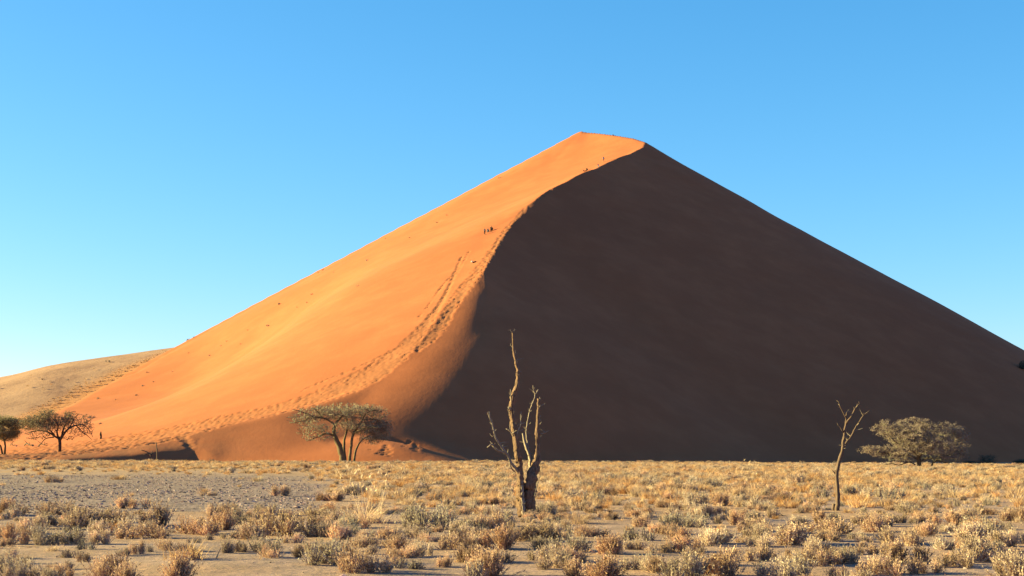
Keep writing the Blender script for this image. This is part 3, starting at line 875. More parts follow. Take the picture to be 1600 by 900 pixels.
o = twig_mesh(grow(nodes, np.vstack([tA, tB]), 0.018), "twigs", m_twig_pale, root); tag(o, kind='stuff')
o = leaf_mesh(around(tA, 34, 0.16), 0.115, "foliage", m_leaf_right, root, up=0.5); tag(o, kind='stuff')

# ------------------------------------------------------- dark bare acacia, left, and the green one at the edge
YL = 262.0
L_LIMBS = [
    ('trunk', [(93.5, 699, 4.6, 0), (93.5, 693, 4.2, 0), (93, 688, 4.4, 0), (91.5, 683, 4, 0)], 't'),
    ('branch', [(94, 688, 3.8, 0), (97, 683, 3.6, -.5), (103, 674, 3.4, -1), (108, 669, 3, -1.4), (115, 665.5, 2.6, -1.8), (123, 663.5, 2.2, -2), (130, 663.5, 1.8, -2.2), (136, 668, 1.4, -2.4), (141, 674, 1.1, -2.5), (145, 683, .7, -2.5)], 't'),
    ('branch', [(119, 665, 2, -1.8), (125, 671, 1.6, -1.2), (131, 677, 1.3, -1), (137, 681, 1, -.8), (143.5, 687, .6, -.6)], 't'),
    ('branch', [(95, 684, 3, 0), (98, 674, 2.6, .8), (101, 666, 2.2, 1.4), (105, 657, 1.7, 2), (109, 650, 1.3, 2.4), (114, 645, .9, 2.6)], 't'),
    ('branch', [(108, 669, 2, -1.4), (113, 660, 1.6, -1), (117, 652, 1.2, -.5), (124, 646, .8, 0)], 't'),
    ('branch', [(91, 684, 3, 0), (89, 674, 2.6, -1), (91, 665, 2, -1.8), (85, 657, 1.5, -2.2), (80, 651, 1, -2.5)], 't'),
    ('branch', [(91, 685, 3.2, 0), (84, 681, 2.8, .6), (77, 676, 2.4, 1), (70, 673.5, 2.2, 1.4), (61, 672.5, 1.8, 1.6), (53, 674, 1.4, 1.8), (43, 676, .9, 2)], 't'),
    ('branch', [(85, 680, 2.4, .6), (76, 671, 2, 0), (67, 665, 1.6, -.6), (58, 660, 1.2, -1), (50, 658, .8, -1.4)], 't'),
    ('branch', [(84, 683, 2, .5), (76, 684, 1.6, -1), (69, 687, 1.4, -2), (65, 692, 1.1, -2.4), (61, 697, .8, -2.6)], 't'),
    ('branch', [(131, 663.5, 1.4, -2.2), (138, 658, 1, -2.4), (148, 652, .6, -2.6)], 't')]
root, nodes, org = traced_tree("acacia_tree", "dark half-bare acacia with long arching limbs behind the trodden ridge at left", "tree", YL, (93.5, 699), L_LIMBS, {'t': m_bark_dark}, step=0.5, sides=7)
tA = blob_points([(75, 650, 18, 11, 2.4, 0), (60, 658, 22, 12, 3, 0), (45, 662, 17, 11, 2.6, 1), (70, 667, 22, 9, 2.0, -1), (106, 653, 8, 11, 1.2, 1), (98, 660, 12, 9, .8, 0), (84, 660, 12, 8, .8, 0)], YL, org, 900)
tB = blob_points([(115, 655, 30, 13, 3, 0), (135, 668, 13, 13, 2, -2), (100, 665, 28, 12, 2, 1), (60, 680, 24, 8, 1.4, 0), (120, 675, 18, 8, 1, -1), (108, 684, 10, 5, .5, 1)], YL, org, 1000)
o = twig_mesh(grow(nodes, np.vstack([tA, tB]), 0.042), "twigs", m_twig, root); tag(o, kind='stuff')
o = leaf_mesh(around(tA, 11, 0.30), 0.18, "foliage", m_leaf_left, root); tag(o, kind='stuff')

YG = 266.0
G_LIMBS = [
    ('trunk', [(7, 703, 3.4, 0), (8, 697, 2.6, 0), (7.5, 690, 2.2, 0), (5, 683, 1.8, 0), (3, 672, 1.2, 0)], 't'),
    ('trunk', [(7, 703, 3, .5), (1, 697, 2.6, .4), (-6, 691, 2.2, .3), (-12, 680, 1.6, 0), (-16, 668, 1, 0)], 't'),
    ('branch', [(7, 689, 1.8, 0), (13, 680, 1.4, -.6), (18, 670, 1, -1)], 't')]
root, nodes, org = traced_tree("acacia_tree", "small green acacia cut off by the left edge of the view", "tree", YG, (7, 703), G_LIMBS, {'t': m_bark_dark}, step=0.5, sides=6)
tA = blob_points([(4, 658, 22, 9, 2, 0), (0, 672, 26, 15, 3, 0), (24, 662, 15, 9, 2, 0), (22, 676, 10, 8, 1, 0), (-18, 668, 18, 14, 2.4, 0), (12, 682, 14, 8, 1.6, 0)], YG, org, 900)
o = twig_mesh(grow(nodes, tA, 0.02), "twigs", m_twig, root); tag(o, kind='stuff')
o = leaf_mesh(around(tA, 26, 0.26), 0.17, "foliage", m_leaf_green, root); tag(o, kind='stuff')

# ------------------------------------------------------- stumps, snags and fallen wood by the dune foot
def at_px(px, py, what='both', Y0=60, Y1=500):
    return hit([px], [py], Y0, Y1, what)[0]

q = at_px(157.5, 686)
traced_tree("tree_stump", "dark upright dead stump on the sand right of the half-bare acacia", "stump", float(q[1]), (157.5, 686), [
    ('trunk', [(157.5, 687, 3.6, 0), (157.8, 681, 3.2, 0), (157.3, 677, 2.6, 0), (157.6, 674.5, 1.4, 0)], 't'), ('stub', [(156.8, 681, 1.6, -.1), (156.2, 677.5, .9, -.15)], 't')], {'t': m_bark_dark}, step=0.3, sides=8)
q = at_px(240, 717)
traced_tree("snag", "low forked bare snag leaning left at the foot of the little slip face", "dead tree", float(q[1]), (236, 717), [
    ('trunk', [(236, 718, 2.8, 0), (236, 712, 2.2, 0), (233, 708, 1.8, 0), (227, 705, 1.4, 0), (219, 703, .9, 0)], 't'),
    ('branch', [(236.5, 711, 1.8, 0), (238, 707, 1.4, .1), (237.5, 704, .9, .1)], 't'), ('branch', [(232, 708, 1.2, 0), (228, 710, .9, -.1), (224, 709.5, .6, -.1)], 't')], {'t': m_bark_thin}, step=0.3, sides=6)
traced_tree("snag", "straight bare pole-like snag just right of the forked snag", "dead tree", float(q[1]) - 1.0, (245.5, 717), [
    ('trunk', [(245.5, 718, 2.6, 0), (245.5, 709, 2, 0), (244.8, 700, 1.7, 0), (244, 691, 1, 0)], 't'), ('twig', [(245, 703, 1, 0), (246.8, 701, .6, 0)], 't')], {'t': m_bark_thin}, step=0.3, sides=6)

def log(px0, py0, px1, py1, w, label):
    a = at_px(px0, py0, 'dune', 220, 400); b_ = at_px(px1, py1, 'dune', 220, 400)
    if np.isnan(a[0]) or np.isnan(b_[0]): return
    n = 7; t = np.linspace(0, 1, n)[:, None]
    xy = a * (1 - t) + b_ * t
    xy[:, 2] = bil(G_d, xy[:, 0], xy[:, 1]) + 0.16 + np.abs(np.sin(t[:, 0] * 5)) * 0.35
    c = xy[0].copy()
    root = link("fallen_branch", None); root.location = c; tag(root, label, "fallen branch", "fallen branches on the trodden ridge")
    mb = MB(); mb.tube(xy - c, np.linspace(w, w * 0.4, n), 6, rough=0.2); mb.build("limb", m_bark_dark, root, True)
    for k in (2, 4):
        mb = MB(); d = np.array([rng.normal(0, .5), rng.normal(0, .5), .7]); p0 = xy[k] - c
        mb.tube(np.array([p0, p0 + d * .6, p0 + d * 1.0]), [w * .5, w * .35, w * .15], 5); mb.build("twig", m_bark_dark, root, True)
log(38, 697, 52, 699, .13, "longest fallen branch on the ridge left of the half-bare acacia")
log(60, 698, 74, 697, .10, "fallen branch on the ridge below the half-bare acacia")
log(16, 697, 24, 699, .09, "short fallen branch on the ridge beside the green acacia")

# ------------------------------------------------------- dark round bushes in the dune's shade
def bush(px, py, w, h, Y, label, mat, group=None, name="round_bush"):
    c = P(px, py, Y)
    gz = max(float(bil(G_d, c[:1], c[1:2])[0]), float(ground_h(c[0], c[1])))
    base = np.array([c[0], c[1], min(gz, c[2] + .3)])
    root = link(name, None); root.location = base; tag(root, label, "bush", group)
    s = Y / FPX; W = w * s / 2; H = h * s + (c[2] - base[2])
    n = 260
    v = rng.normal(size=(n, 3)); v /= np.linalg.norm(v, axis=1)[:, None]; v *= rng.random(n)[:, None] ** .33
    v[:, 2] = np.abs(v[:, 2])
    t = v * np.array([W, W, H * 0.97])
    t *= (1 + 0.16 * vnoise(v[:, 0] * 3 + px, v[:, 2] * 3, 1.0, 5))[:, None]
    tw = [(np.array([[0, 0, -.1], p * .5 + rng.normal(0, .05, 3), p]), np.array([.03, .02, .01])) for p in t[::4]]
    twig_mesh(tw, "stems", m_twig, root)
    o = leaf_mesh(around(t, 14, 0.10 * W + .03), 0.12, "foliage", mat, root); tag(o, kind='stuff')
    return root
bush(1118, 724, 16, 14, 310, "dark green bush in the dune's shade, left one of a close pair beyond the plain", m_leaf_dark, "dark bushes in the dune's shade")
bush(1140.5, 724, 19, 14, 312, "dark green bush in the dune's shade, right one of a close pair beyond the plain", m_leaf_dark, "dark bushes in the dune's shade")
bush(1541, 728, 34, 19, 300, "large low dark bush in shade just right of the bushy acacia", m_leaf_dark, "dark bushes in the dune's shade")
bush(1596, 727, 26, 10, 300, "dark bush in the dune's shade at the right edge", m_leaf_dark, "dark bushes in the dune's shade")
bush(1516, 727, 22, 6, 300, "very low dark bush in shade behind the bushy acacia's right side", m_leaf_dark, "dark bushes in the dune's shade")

# =====================================================================
#  low plants of the plain
# =====================================================================
m_shrub = leaf_mat("straw_grey_shrub", (0.18, 0.115, 0.078), (0.66, 0.455, 0.315), 0.22, 3.5, 0.20)
m_shrub_green = leaf_mat("grey_green_shrub", (0.17, 0.12, 0.083), (0.54, 0.405, 0.285), 0.2, 3.5, 0.15)
m_grass = leaf_mat("golden_dry_grass", (0.36, 0.205, 0.105), (0.60, 0.385, 0.215), 0.3, 0.8, 0.16)
m_grass_pale = leaf_mat("pale_dry_grass", (0.42, 0.275, 0.165), (0.62, 0.43, 0.275), 0.35, 0.8, 0.12)
m_dead_shrub = leaf_mat("dead_grey_shrub", (0.13, 0.095, 0.075), (0.36, 0.27, 0.21), 0.1, 2.2, 0.15)

def stems_mesh(name, n, W, H, mat, seed, leafy=10, leaf=0.035, spread=1.0, upright=0.6, stem_r=0.004, bare=False, clumps=4):
    """an upright twiggy dwarf shrub about one metre wide: many tapered stems set with short fleshy leaves"""
    r = np.random.default_rng(seed)
    V = []; F = []; k0 = 0
    cl = r.normal(0, 0.30 * W, (clumps, 2)); ch = r.uniform(0.65, 1.08, clumps)
    LC = []; LD = []
    for i in range(n):
        c = i % clumps
        foot = cl[c] * 0.8 + r.normal(0, 0.055 * W, 2)
        az = r.uniform(0, 2 * math.pi); tilt = abs(r.normal(0, 0.42)) * spread
        if r.random() < 0.25: tilt += 0.45
        L = H * ch[c] * r.uniform(0.55, 1.12)
        d = np.array([math.sin(tilt) * math.cos(az), math.sin(tilt) * math.sin(az), math.cos(tilt)])
        p0 = np.array([foot[0], foot[1], -0.03]); p2 = p0 + d * L + np.array([0, 0, upright * 0.12 * L])
        p1 = (p0 + p2) / 2 + d * 0.0 + np.array([d[0], d[1], -0.3]) * 0.08 * L + r.normal(0, .012, 3)
        pts = [p0, p1, p2]; rad = [stem_r * 1.6, stem_r * 1.1, stem_r * .5]
        sd = np.cross(d, [0.1, 0.2, 1]); sd /= np.linalg.norm(sd) + 1e-9; sd2 = np.cross(d, sd)
        for p, q in zip(pts, rad):
            for a in range(3):
                an = a * 2.094
                V.append(p + q * (math.cos(an) * sd + math.sin(an) * sd2))
        for s in range(2):
            for a in range(3):
                b_ = (a + 1) % 3
                F.append((k0 + s * 3 + a, k0 + s * 3 + b_, k0 + s * 3 + 3 + b_, k0 + s * 3 + 3 + a))
        k0 += 9
        m = leafy if r.random() < 0.88 else 2
        t = r.uniform(0.30 if not bare else .7, 1.03, m)
        for tt in t:
            pos = p0 * (1 - tt) ** 2 + 2 * p1 * tt * (1 - tt) + p2 * tt * tt
            ld = d * 0.8 + r.normal(0, .55, 3); ld[2] += 0.25; ld /= np.linalg.norm(ld)
            LC.append(pos + ld * leaf * 0.5); LD.append(ld)
    for c, d in zip(LC, LD):
        e = np.cross(d, r.normal(size=3)); e /= np.linalg.norm(e) + 1e-9
        L = leaf * r.uniform(.6, 1.4)
        V += [c - d * L * .5, c + e * L * .22, c + d * L * .5, c - e * L * .22]
        F.append((k0, k0 + 1, k0 + 2, k0 + 3)); k0 += 4
    me = bpy.data.meshes.new(name)
    me.from_pydata(np.array(V).tolist(), [], F); me.materials.append(mat); me.update()
    return me

def grass_mesh(name, n, W, H, mat, seed, droop=0.35, wide=0.006, tall=0, segs=3):
    r = np.random.default_rng(seed)
    V = []; F = []; k = 0
    for i in range(n + tall):
        stalk = i >= n
        a0 = r.uniform(0, 6.283); rr = abs(r.normal(0, 0.16 * W))
        p = np.array([rr * math.cos(a0), rr * math.sin(a0), -0.02])
        az = a0 + r.normal(0, 0.9); tilt = abs(r.normal(0.25, 0.30)) if not stalk else abs(r.normal(0.08, .14))
        L = H * r.uniform(.5, 1.05) * (2.0 if stalk else 1); w = wide * (0.6 if stalk else 1)
        side = np.array([-math.sin(az + r.normal(0, .5)), math.cos(az), 0]) * w
        th = tilt
        for s in range(segs + 1):
            f = s / segs
            ww = side * (1 - 0.8 * f)
            V += [p - ww, p + ww]
            if s: F.append((k + 2 * s - 2, k + 2 * s - 1, k + 2 * s + 1, k + 2 * s))
            th += (droop if not stalk else .05) * r.uniform(.3, 1.2)
            p = p + np.array([math.sin(th) * math.cos(az), math.sin(th) * math.sin(az), math.cos(th)]) * L / segs
        k += 2 * (segs + 1)
        if stalk:                                                   # a thin feathery seed head
            for _ in range(7):
                c = p + r.normal(0, .02, 3) - np.array([0, 0, r.uniform(0, .16 * L)])
                d = np.array([r.normal(0, .4), r.normal(0, .4), 1.0]) * .035; e = np.array([r.normal(), r.normal(), 0]) * .006
                V += [c - d, c + e, c + d, c - e]; F.append((k, k + 1, k + 2, k + 3)); k += 4
    me = bpy.data.meshes.new(name)
    me.from_pydata(np.array(V).tolist(), [], F); me.materials.append(mat); me.update()
    return me

SHRUBS = [stems_mesh("dwarf_shrub", 280, 1.0, 0.52, m_shrub, 100 + i, leafy=16, leaf=0.046, clumps=3 + i % 4, spread=0.85 + 0.1 * (i % 3)) for i in range(8)]
GREENS = [stems_mesh("dwarf_shrub", 280, 1.0, 0.50, m_shrub_green, 200 + i, leafy=16, leaf=0.044, clumps=5, spread=1.25) for i in range(4)]
DEADS = [stems_mesh("dwarf_shrub", 120, 1.0, 0.42, m_dead_shrub, 300 + i, leafy=6, leaf=0.045, clumps=3, spread=1.5, stem_r=.007) for i in range(3)]
GOLDS = [grass_mesh("grass_tuft", 170, 1.0, 0.42, m_grass, 400 + i, wide=.011) for i in range(6)]
PALES = [grass_mesh("grass_tuft", 260, 1.0, 0.50, m_grass_pale, 500 + i, wide=.007, tall=26) for i in range(4)]

# hand placed plants: (px centre, py foot, width px, height px, kind)
HAND = """12 806 40 28 s|55 804 62 22 s|135 824 75 34 s|157 829 26 15 s|222 822 60 38 s|218 841 62 25 s|20 851 36 35 s|50 839 40 22 s|90 851 62 28 g|98 873 46 18 d|160 851 32 22 s
215 866 18 25 s|261 859 28 18 s|312 836 60 28 s|335 807 42 20 s|360 827 50 38 s|387 843 46 28 s|357 865 24 25 s|374 863 26 20 s|18 898 52 38 s|50 896 32 32 d|170 903 68 38 s|92 890 30 15 s
440 836 82 45 g|500 839 58 26 g|492 804 62 18 y|570 816 100 42 p|670 826 72 38 g|545 836 30 18 g|412 871 36 20 s|465 871 28 22 s|515 882 72 42 g|565 854 36 20 s|572 894 62 42 s|630 858 46 25 s
665 869 27 28 s|712 858 46 33 s|675 846 30 15 s|745 854 22 20 s|615 881 24 18 s|648 887 52 20 d|692 886 20 22 s|765 900 68 42 s|788 858 52 38 s|766 830 42 36 s|792 822 38 30 d|825 845 62 35 g
857 821 24 14 d|895 861 46 28 s|950 866 52 32 s|985 846 58 30 d|1045 823 46 22 g|1010 823 32 22 s|1088 823 46 22 g|1057 844 36 22 s|1110 851 56 28 s|1000 890 42 30 s|1030 863 42 22 s|1080 863 42 26 s
857 886 58 30 s|895 902 46 30 s|950 904 74 35 s|1065 902 66 40 s|1142 900 72 45 s|1175 876 42 30 s|1190 844 42 28 s|1175 782 46 30 p|1157 812 36 14 s|1242 851 88 35 s|1310 836 74 28 s|1342 842 24 14 s
1270 861 42 22 s|1285 883 54 32 s|1325 881 46 28 s|1222 903 62 40 s|1375 831 48 25 s|1425 816 30 14 s|1512 809 42 18 s|1415 851 52 28 s|1390 866 30 18 s|1410 882 62 38 s|1370 899 56 34 s|1488 886 46 28 s
1512 878 58 38 s|1552 841 62 30 s|1512 846 56 30 s|1555 876 62 34 s|1572 906 76 42 s|1465 859 36 22 s|1595 850 30 26 s|1455 838 34 22 s|905 818 50 24 p|925 838 40 20 s|870 845 34 20 g|1130 884 30 20 s
735 888 24 14 s|700 812 26 16 s|635 812 22 12 y|430 806 36 16 s|400 812 30 16 s|585 866 24 14 s|1350 866 34 20 s|1235 884 30 18 s|590 838 22 14 d|478 862 22 14 s|300 866 16 10 s|130 878 22 14 s""".replace("\n", "|").split("|")
HAND = [(float(a), float(b_), float(c), float(d), k) for a, b_, c, d, k in (t.split() for t in HAND)]
h_ = hit([h[0] for h in HAND], [h[1] for h in HAND], 15, 200, 'ground')
PL = []                                                    # x, y, width m, height m, kind
for (px, py, w, h, k), p in zip(HAND, h_):
    s = p[1] / FPX
    PL.append((p[0], p[1], w * s * 1.12, h * s * 0.95, k))

# random plants: denser where the photograph has them
def px_of(x, y, z=0.0):
    yy = y * CA + (z - EYE) * SA; zz = -y * SA + (z - EYE) * CA
    return 800 + FPX * x / yy, 450 - FPX * zz / yy

cand_n = 34000
Yc = np.sqrt(rng.uniform(21.0 ** 2, 262.0 ** 2, cand_n)); Xc = rng.uniform(-1, 1, cand_n) * (0.35 * Yc + 10)
pxc, pyc = px_of(Xc, Yc)
grav = gravel_mask(Xc, Yc)
dens = 0.55 + 0.55 * vnoise(Xc, Yc, 9, 61) + 0.35 * vnoise(Xc, Yc, 3.2, 62)
dens = np.where(Yc < 50, 0.95 + 0.6 * vnoise(Xc, Yc, 4, 63) + 0.6 * sstep(400, 1100, pxc) + 0.55 * sstep(32, 45, Yc) * (pxc > 550), dens + 0.25 * sstep(400, 900, pxc))
# bare stretches seen in the photograph
left_bare = sstep(600, 420, pxc) * sstep(728, 736, pyc) * sstep(800, 792, pyc)
dens = dens * (1 - 0.93 * np.clip(grav * 1.5, 0, 1)) * (1 - 0.80 * left_bare)
dens *= 1 - 0.15 * sstep(430, 330, pxc) * sstep(835, 850, pyc) - 0.0
dens *= 1 - 0.6 * np.exp(-((pxc - 1370) / 70) ** 2 - ((pyc - 800) / 6) ** 2)
keep = rng.random(cand_n) < np.clip(dens, 0.015, 1)
Xc, Yc, pxc, pyc = Xc[keep], Yc[keep], pxc[keep], pyc[keep]
HX_ = np.array([p[0] for p in PL]); HY_ = np.array([p[1] for p in PL]); HW_ = np.array([p[2] for p in PL])
near_hand = np.array([np.any(np.hypot(HX_ - x, (HY_ - y) * 0.6) < HW_ * 0.55 + 0.12) if y < 60 else False for x, y in zip(Xc, Yc)])
tree_gap = (np.hypot(Xc - P(824, 809, YD)[0], Yc - YD) < 0.35) | (np.hypot(Xc - P(1308, 798, YT)[0], Yc - YT) < 0.5)
ok = ~(near_hand | tree_gap)
Xc, Yc, pxc, pyc = Xc[ok], Yc[ok], pxc[ok], pyc[ok]
rest = []
for x, y, px, py in zip(Xc, Yc, pxc, pyc):
    u = rng.random()
    if y < 48:
        w = rng.lognormal(math.log(0.36), .42); k = 's' if u < .74 else ('g' if u < .82 else ('d' if u < .9 else 'y'))
        h = w * rng.uniform(.38, .62)
    elif y < 85:
        w = rng.lognormal(math.log(0.52), .42); k = 'y' if u < .72 else ('s' if u < .93 else ('p' if u < .93 else 'd'))
        h = w * rng.uniform(.38, .62)
    else:
        w = rng.lognormal(math.log(0.68), .45); k = 'y' if u < .86 else ('s' if u < .97 else 'd')
        h = min(w * rng.uniform(.30, .52), 0.65) * (0.75 if y > 190 else 1)
    w = min(w, 1.6 if k in 'yp' else (0.62 if y < 48 else 0.95)); h = min(h, w * .6, 0.36 if y < 48 else 0.46)
    rest.append((x, y, w, h, k))
rest = np.array(rest, dtype=object)
area = np.array([p[2] * p[3] / p[1] ** 2 for p in rest])
inview = (pxc > -10) & (pxc < 1610) & (pyc < 915)
isgrass = np.array([p[4] in 'yp' for p in rest])
n_s = 295 - sum(1 for p in PL if p[4] in 'sgd'); n_g = 290 - sum(1 for p in PL if p[4] in 'yp')
order = np.argsort(-np.where(inview, area, 0))
pick_s = [i for i in order if not isgrass[i]][:n_s]; pick_g = [i for i in order if isgrass[i]][:n_g]
single = set(pick_s) | set(pick_g)
for i in pick_s + pick_g: PL.append(tuple(rest[i]))

REF_W = {'s': 0.95, 'g': 1.15, 'd': 1.05, 'y': 0.85, 'p': 0.95}
REF_H = {'s': 0.52, 'g': 0.46, 'd': 0.36, 'y': 0.36, 'p': 0.55}
SETS = {'s': SHRUBS, 'g': GREENS, 'd': DEADS, 'y': GOLDS, 'p': PALES}
LOOK = {'s': 'straw-grey', 'g': 'grey-green', 'd': 'dead grey', 'y': 'golden', 'p': 'pale feathery'}
MARKS = [(0, 'left edge'), (157, 'upright stump'), (240, 'forked snag'), (400, 'left third'), (538, 'flat-crowned acacia'), (700, 'dark shaded sand foot'), (824, 'twisted dead tree'),
         (1000, 'summit line'), (1130, 'pair of shaded bushes'), (1308, 'thin forked dead tree'), (1436, 'bushy acacia'), (1600, 'right edge')]
MARKS = [m for m in MARKS if m[1] not in ('left third', 'dark shaded sand foot', 'summit line')]
plants = []
for (x, y, w, h, k) in PL:
    z = float(ground_h(x, y))
    px, py = px_of(x, y, z)
    plants.append(dict(x=x, y=y, z=z, w=w, h=h, k=k, px=float(px), py=float(py), wp=w / y * FPX))

NEAR = {'left edge': 'left edge', 'upright stump': 'stump', 'forked snag': 'forked snag', 'flat-crowned acacia': 'flat-crowned acacia', 'twisted dead tree': 'twisted dead tree',
        'pair of shaded bushes': 'shaded bush pair', 'thin forked dead tree': 'thin dead tree', 'bushy acacia': 'bushy acacia', 'right edge': 'right edge'}
def base_label(p):
    kind = 'tuft' if p['k'] in 'yp' else 'shrub'
    size = 'large' if p['wp'] > 58 else ('medium' if p['wp'] > 32 else ('small' if p['wp'] > 18 else 'tiny'))
    mx, mn = min(MARKS, key=lambda m: abs(m[0] - p['px']))
    d = p['px'] - mx
    if 'edge' in mn: side = ('by the ' if abs(d) < 45 else 'in from the ') + mn
    elif abs(d) < 25: side = 'below the ' + NEAR[mn]
    elif abs(d) < 75: side = ('just left' if d < 0 else 'just right') + ' of the ' + NEAR[mn]
    else: side = ('far left' if d < 0 else 'far right') + ' of the ' + NEAR[mn]
    py = p['py']
    row = 'nearest row' if py > 885 else ('second row' if py > 868 else ('third row' if py > 850 else ('fourth row' if py > 830 else ('fifth row' if py > 808 else ('middle plain' if py > 785 else ('farther plain' if py > 760 else 'farthest plain'))))))
    return size, LOOK[p['k']], kind, side, row
groups = {}
for p in plants:
    groups.setdefault(base_label(p), []).append(p)
for key, lst in groups.items():
    size, look, kind, side, row = key
    lst.sort(key=lambda q: q['px'])
    nn = len(lst)
    names = {1: [''], 2: ['left one', 'right one'], 3: ['left one', 'middle one', 'right one']}.get(nn) or (['leftmost', 'second', 'third', 'fourth', 'fifth', 'sixth', 'seventh', 'eighth', 'ninth', 'tenth', 'eleventh', 'twelfth'][:nn - 1] + ['rightmost'])
    for i, p in enumerate(lst):
        t = names[i] if i < len(names) else 'further right'
        p['label'] = f"{size} {look} {kind}, {row}, {side}" + (f", {t}" if t else "")
for i, p in enumerate(plants):
    me = SETS[p['k']][int(rng.integers(len(SETS[p['k']])))]
    grass = p['k'] in 'yp'
    o = link("grass_tuft" if grass else "dwarf_shrub", me)
    o.location = (p['x'], p['y'], p['z'] - 0.01)
    o.rotation_euler = (0, 0, rng.uniform(0, 6.28))
    sw = p['w'] / REF_W[p['k']]
    o.scale = (sw, sw, p['h'] / REF_H[p['k']])
    tag(o, p['label'], "grass tuft" if grass else "shrub", "dry grass tufts on the plain" if grass else "dwarf shrubs on the plain")

# all the smaller ones: geometry nodes instances of the same plants
src = bpy.data.collections.new("plant_sources")
def source(me, name):
    o = bpy.data.objects.new(name, me); src.objects.link(o); return o
order_src = []
for key in 'sgdyp':
    for i, me in enumerate(SETS[key]): order_src.append((key, source(me, "%s%02d" % ({'s': 'a', 'g': 'b', 'd': 'c', 'y': 'd', 'p': 'e'}[key], i))))

def scatter(name, coll, pts, idx, scl, rot, label=None):
    me = bpy.data.meshes.new(name)
    me.vertices.add(len(pts)); me.vertices.foreach_set('co', np.asarray(pts, np.float32).ravel())
    a = me.attributes.new('pick', 'INT', 'POINT'); a.data.foreach_set('value', np.asarray(idx, np.int32))
    a = me.attributes.new('siz', 'FLOAT_VECTOR', 'POINT'); a.data.foreach_set('vector', np.asarray(scl, np.float32).ravel())
    a = me.attributes.new('rot', 'FLOAT_VECTOR', 'POINT'); a.data.foreach_set('vector', np.asarray(rot, np.float32).ravel())
    me.update()
    o = link(name, me); tag(o, label, kind='stuff')
    ng = bpy.data.node_groups.new(name, 'GeometryNodeTree')
    ng.interface.new_socket('Geometry', in_out='INPUT', socket_type='NodeSocketGeometry')
    ng.interface.new_socket('Geometry', in_out='OUTPUT', socket_type='NodeSocketGeometry')
    gi = ng.nodes.new('NodeGroupInput'); go = ng.nodes.new('NodeGroupOutput')
    ip = ng.nodes.new('GeometryNodeInstanceOnPoints'); ci = ng.nodes.new('GeometryNodeCollectionInfo')
    ci.inputs['Collection'].default_value = coll
    ci.inputs['Separate Children'].default_value = True; ci.inputs['Reset Children'].default_value = True
    def attr(nm, t):
        n = ng.nodes.new('GeometryNodeInputNamedAttribute'); n.data_type = t; n.inputs['Name'].default_value = nm; return n.outputs['Attribute']
    ip.inputs['Pick Instance'].default_value = True
    L = ng.links.new
    L(gi.outputs[0], ip.inputs['Points']); L(ci.outputs[0], ip.inputs['Instance'])
    L(attr('pick', 'INT'), ip.inputs['Instance Index']); L(attr('siz', 'FLOAT_VECTOR'), ip.inputs['Scale'])
    e = ng.nodes.new('FunctionNodeEulerToRotation'); L(attr('rot', 'FLOAT_VECTOR'), e.inputs[0]); L(e.outputs[0], ip.inputs['Rotation'])
    L(ip.outputs[0], go.inputs[0])
    md = o.modifiers.new('scatter', 'NODES'); md.node_group = ng
    return o

def scatter_plants(name, lst, zf, label=None):
    pts, idx, scl, rot = [], [], [], []
    for x, y, w, h, k in lst:
        c = [i for i, (kk, _) in enumerate(order_src) if kk == k]
        idx.append(c[int(rng.integers(len(c)))])
        pts.append((x, y, zf(x, y) - .01)); s = w / REF_W[k]; scl.append((s, s, h / REF_H[k])); rot.append((0, 0, rng.uniform(0, 6.28)))
    return scatter(name, src, pts, idx, scl, rot, label)
others = [tuple(rest[i]) for i in range(len(rest)) if i not in single]
scatter_plants("ground_cover", others, lambda x, y: float(ground_h(x, y)), "golden dry grass and small shrubs covering the plain")

# short dry grass stubble and litter between the shrubs
STUB = [grass_mesh("stubble", 16, 1.0, 0.22, m_grass, 600 + i, wide=.012, segs=2) for i in range(3)]
LIT = [stems_mesh("litter", 14, 1.0, 0.30, m_shrub, 620 + i, leafy=5, leaf=0.06, clumps=2, spread=2.2) for i in range(3)]
src2 = bpy.data.collections.new("stubble_sources")
for i, me in enumerate(STUB + LIT):
    o = bpy.data.objects.new("s%02d" % i, me); src2.objects.link(o)
n = 20000
Ys = np.sqrt(rng.uniform(21.0 ** 2, 110.0 ** 2, n)); Xs = rng.uniform(-1, 1, n) * (.34 * Ys + 8)
dn = 0.35 + 0.6 * vnoise(Xs, Ys, 3, 71) + .3 * vnoise(Xs, Ys, .9, 72)
k_ = (rng.random(n) < dn) & (gravel_mask(Xs, Ys) < .5)
Xs, Ys = Xs[k_], Ys[k_]
sz = rng.uniform(.10, .38, len(Xs)); sz = sz * (1 + sstep(30, 100, Ys))
scatter("dry_stubble", src2, np.stack([Xs, Ys, ground_h(Xs, Ys)], -1), np.where(Ys < 45, rng.integers(0, 6, len(Xs)), rng.integers(0, 3, len(Xs))),
        np.stack([sz, sz, sz * rng.uniform(.6, 1.2, len(Xs))], -1), np.stack([np.zeros(len(Xs)), np.zeros(len(Xs)), rng.uniform(0, 6.28, len(Xs))], -1), "short dry stubble and litter between the shrubs")

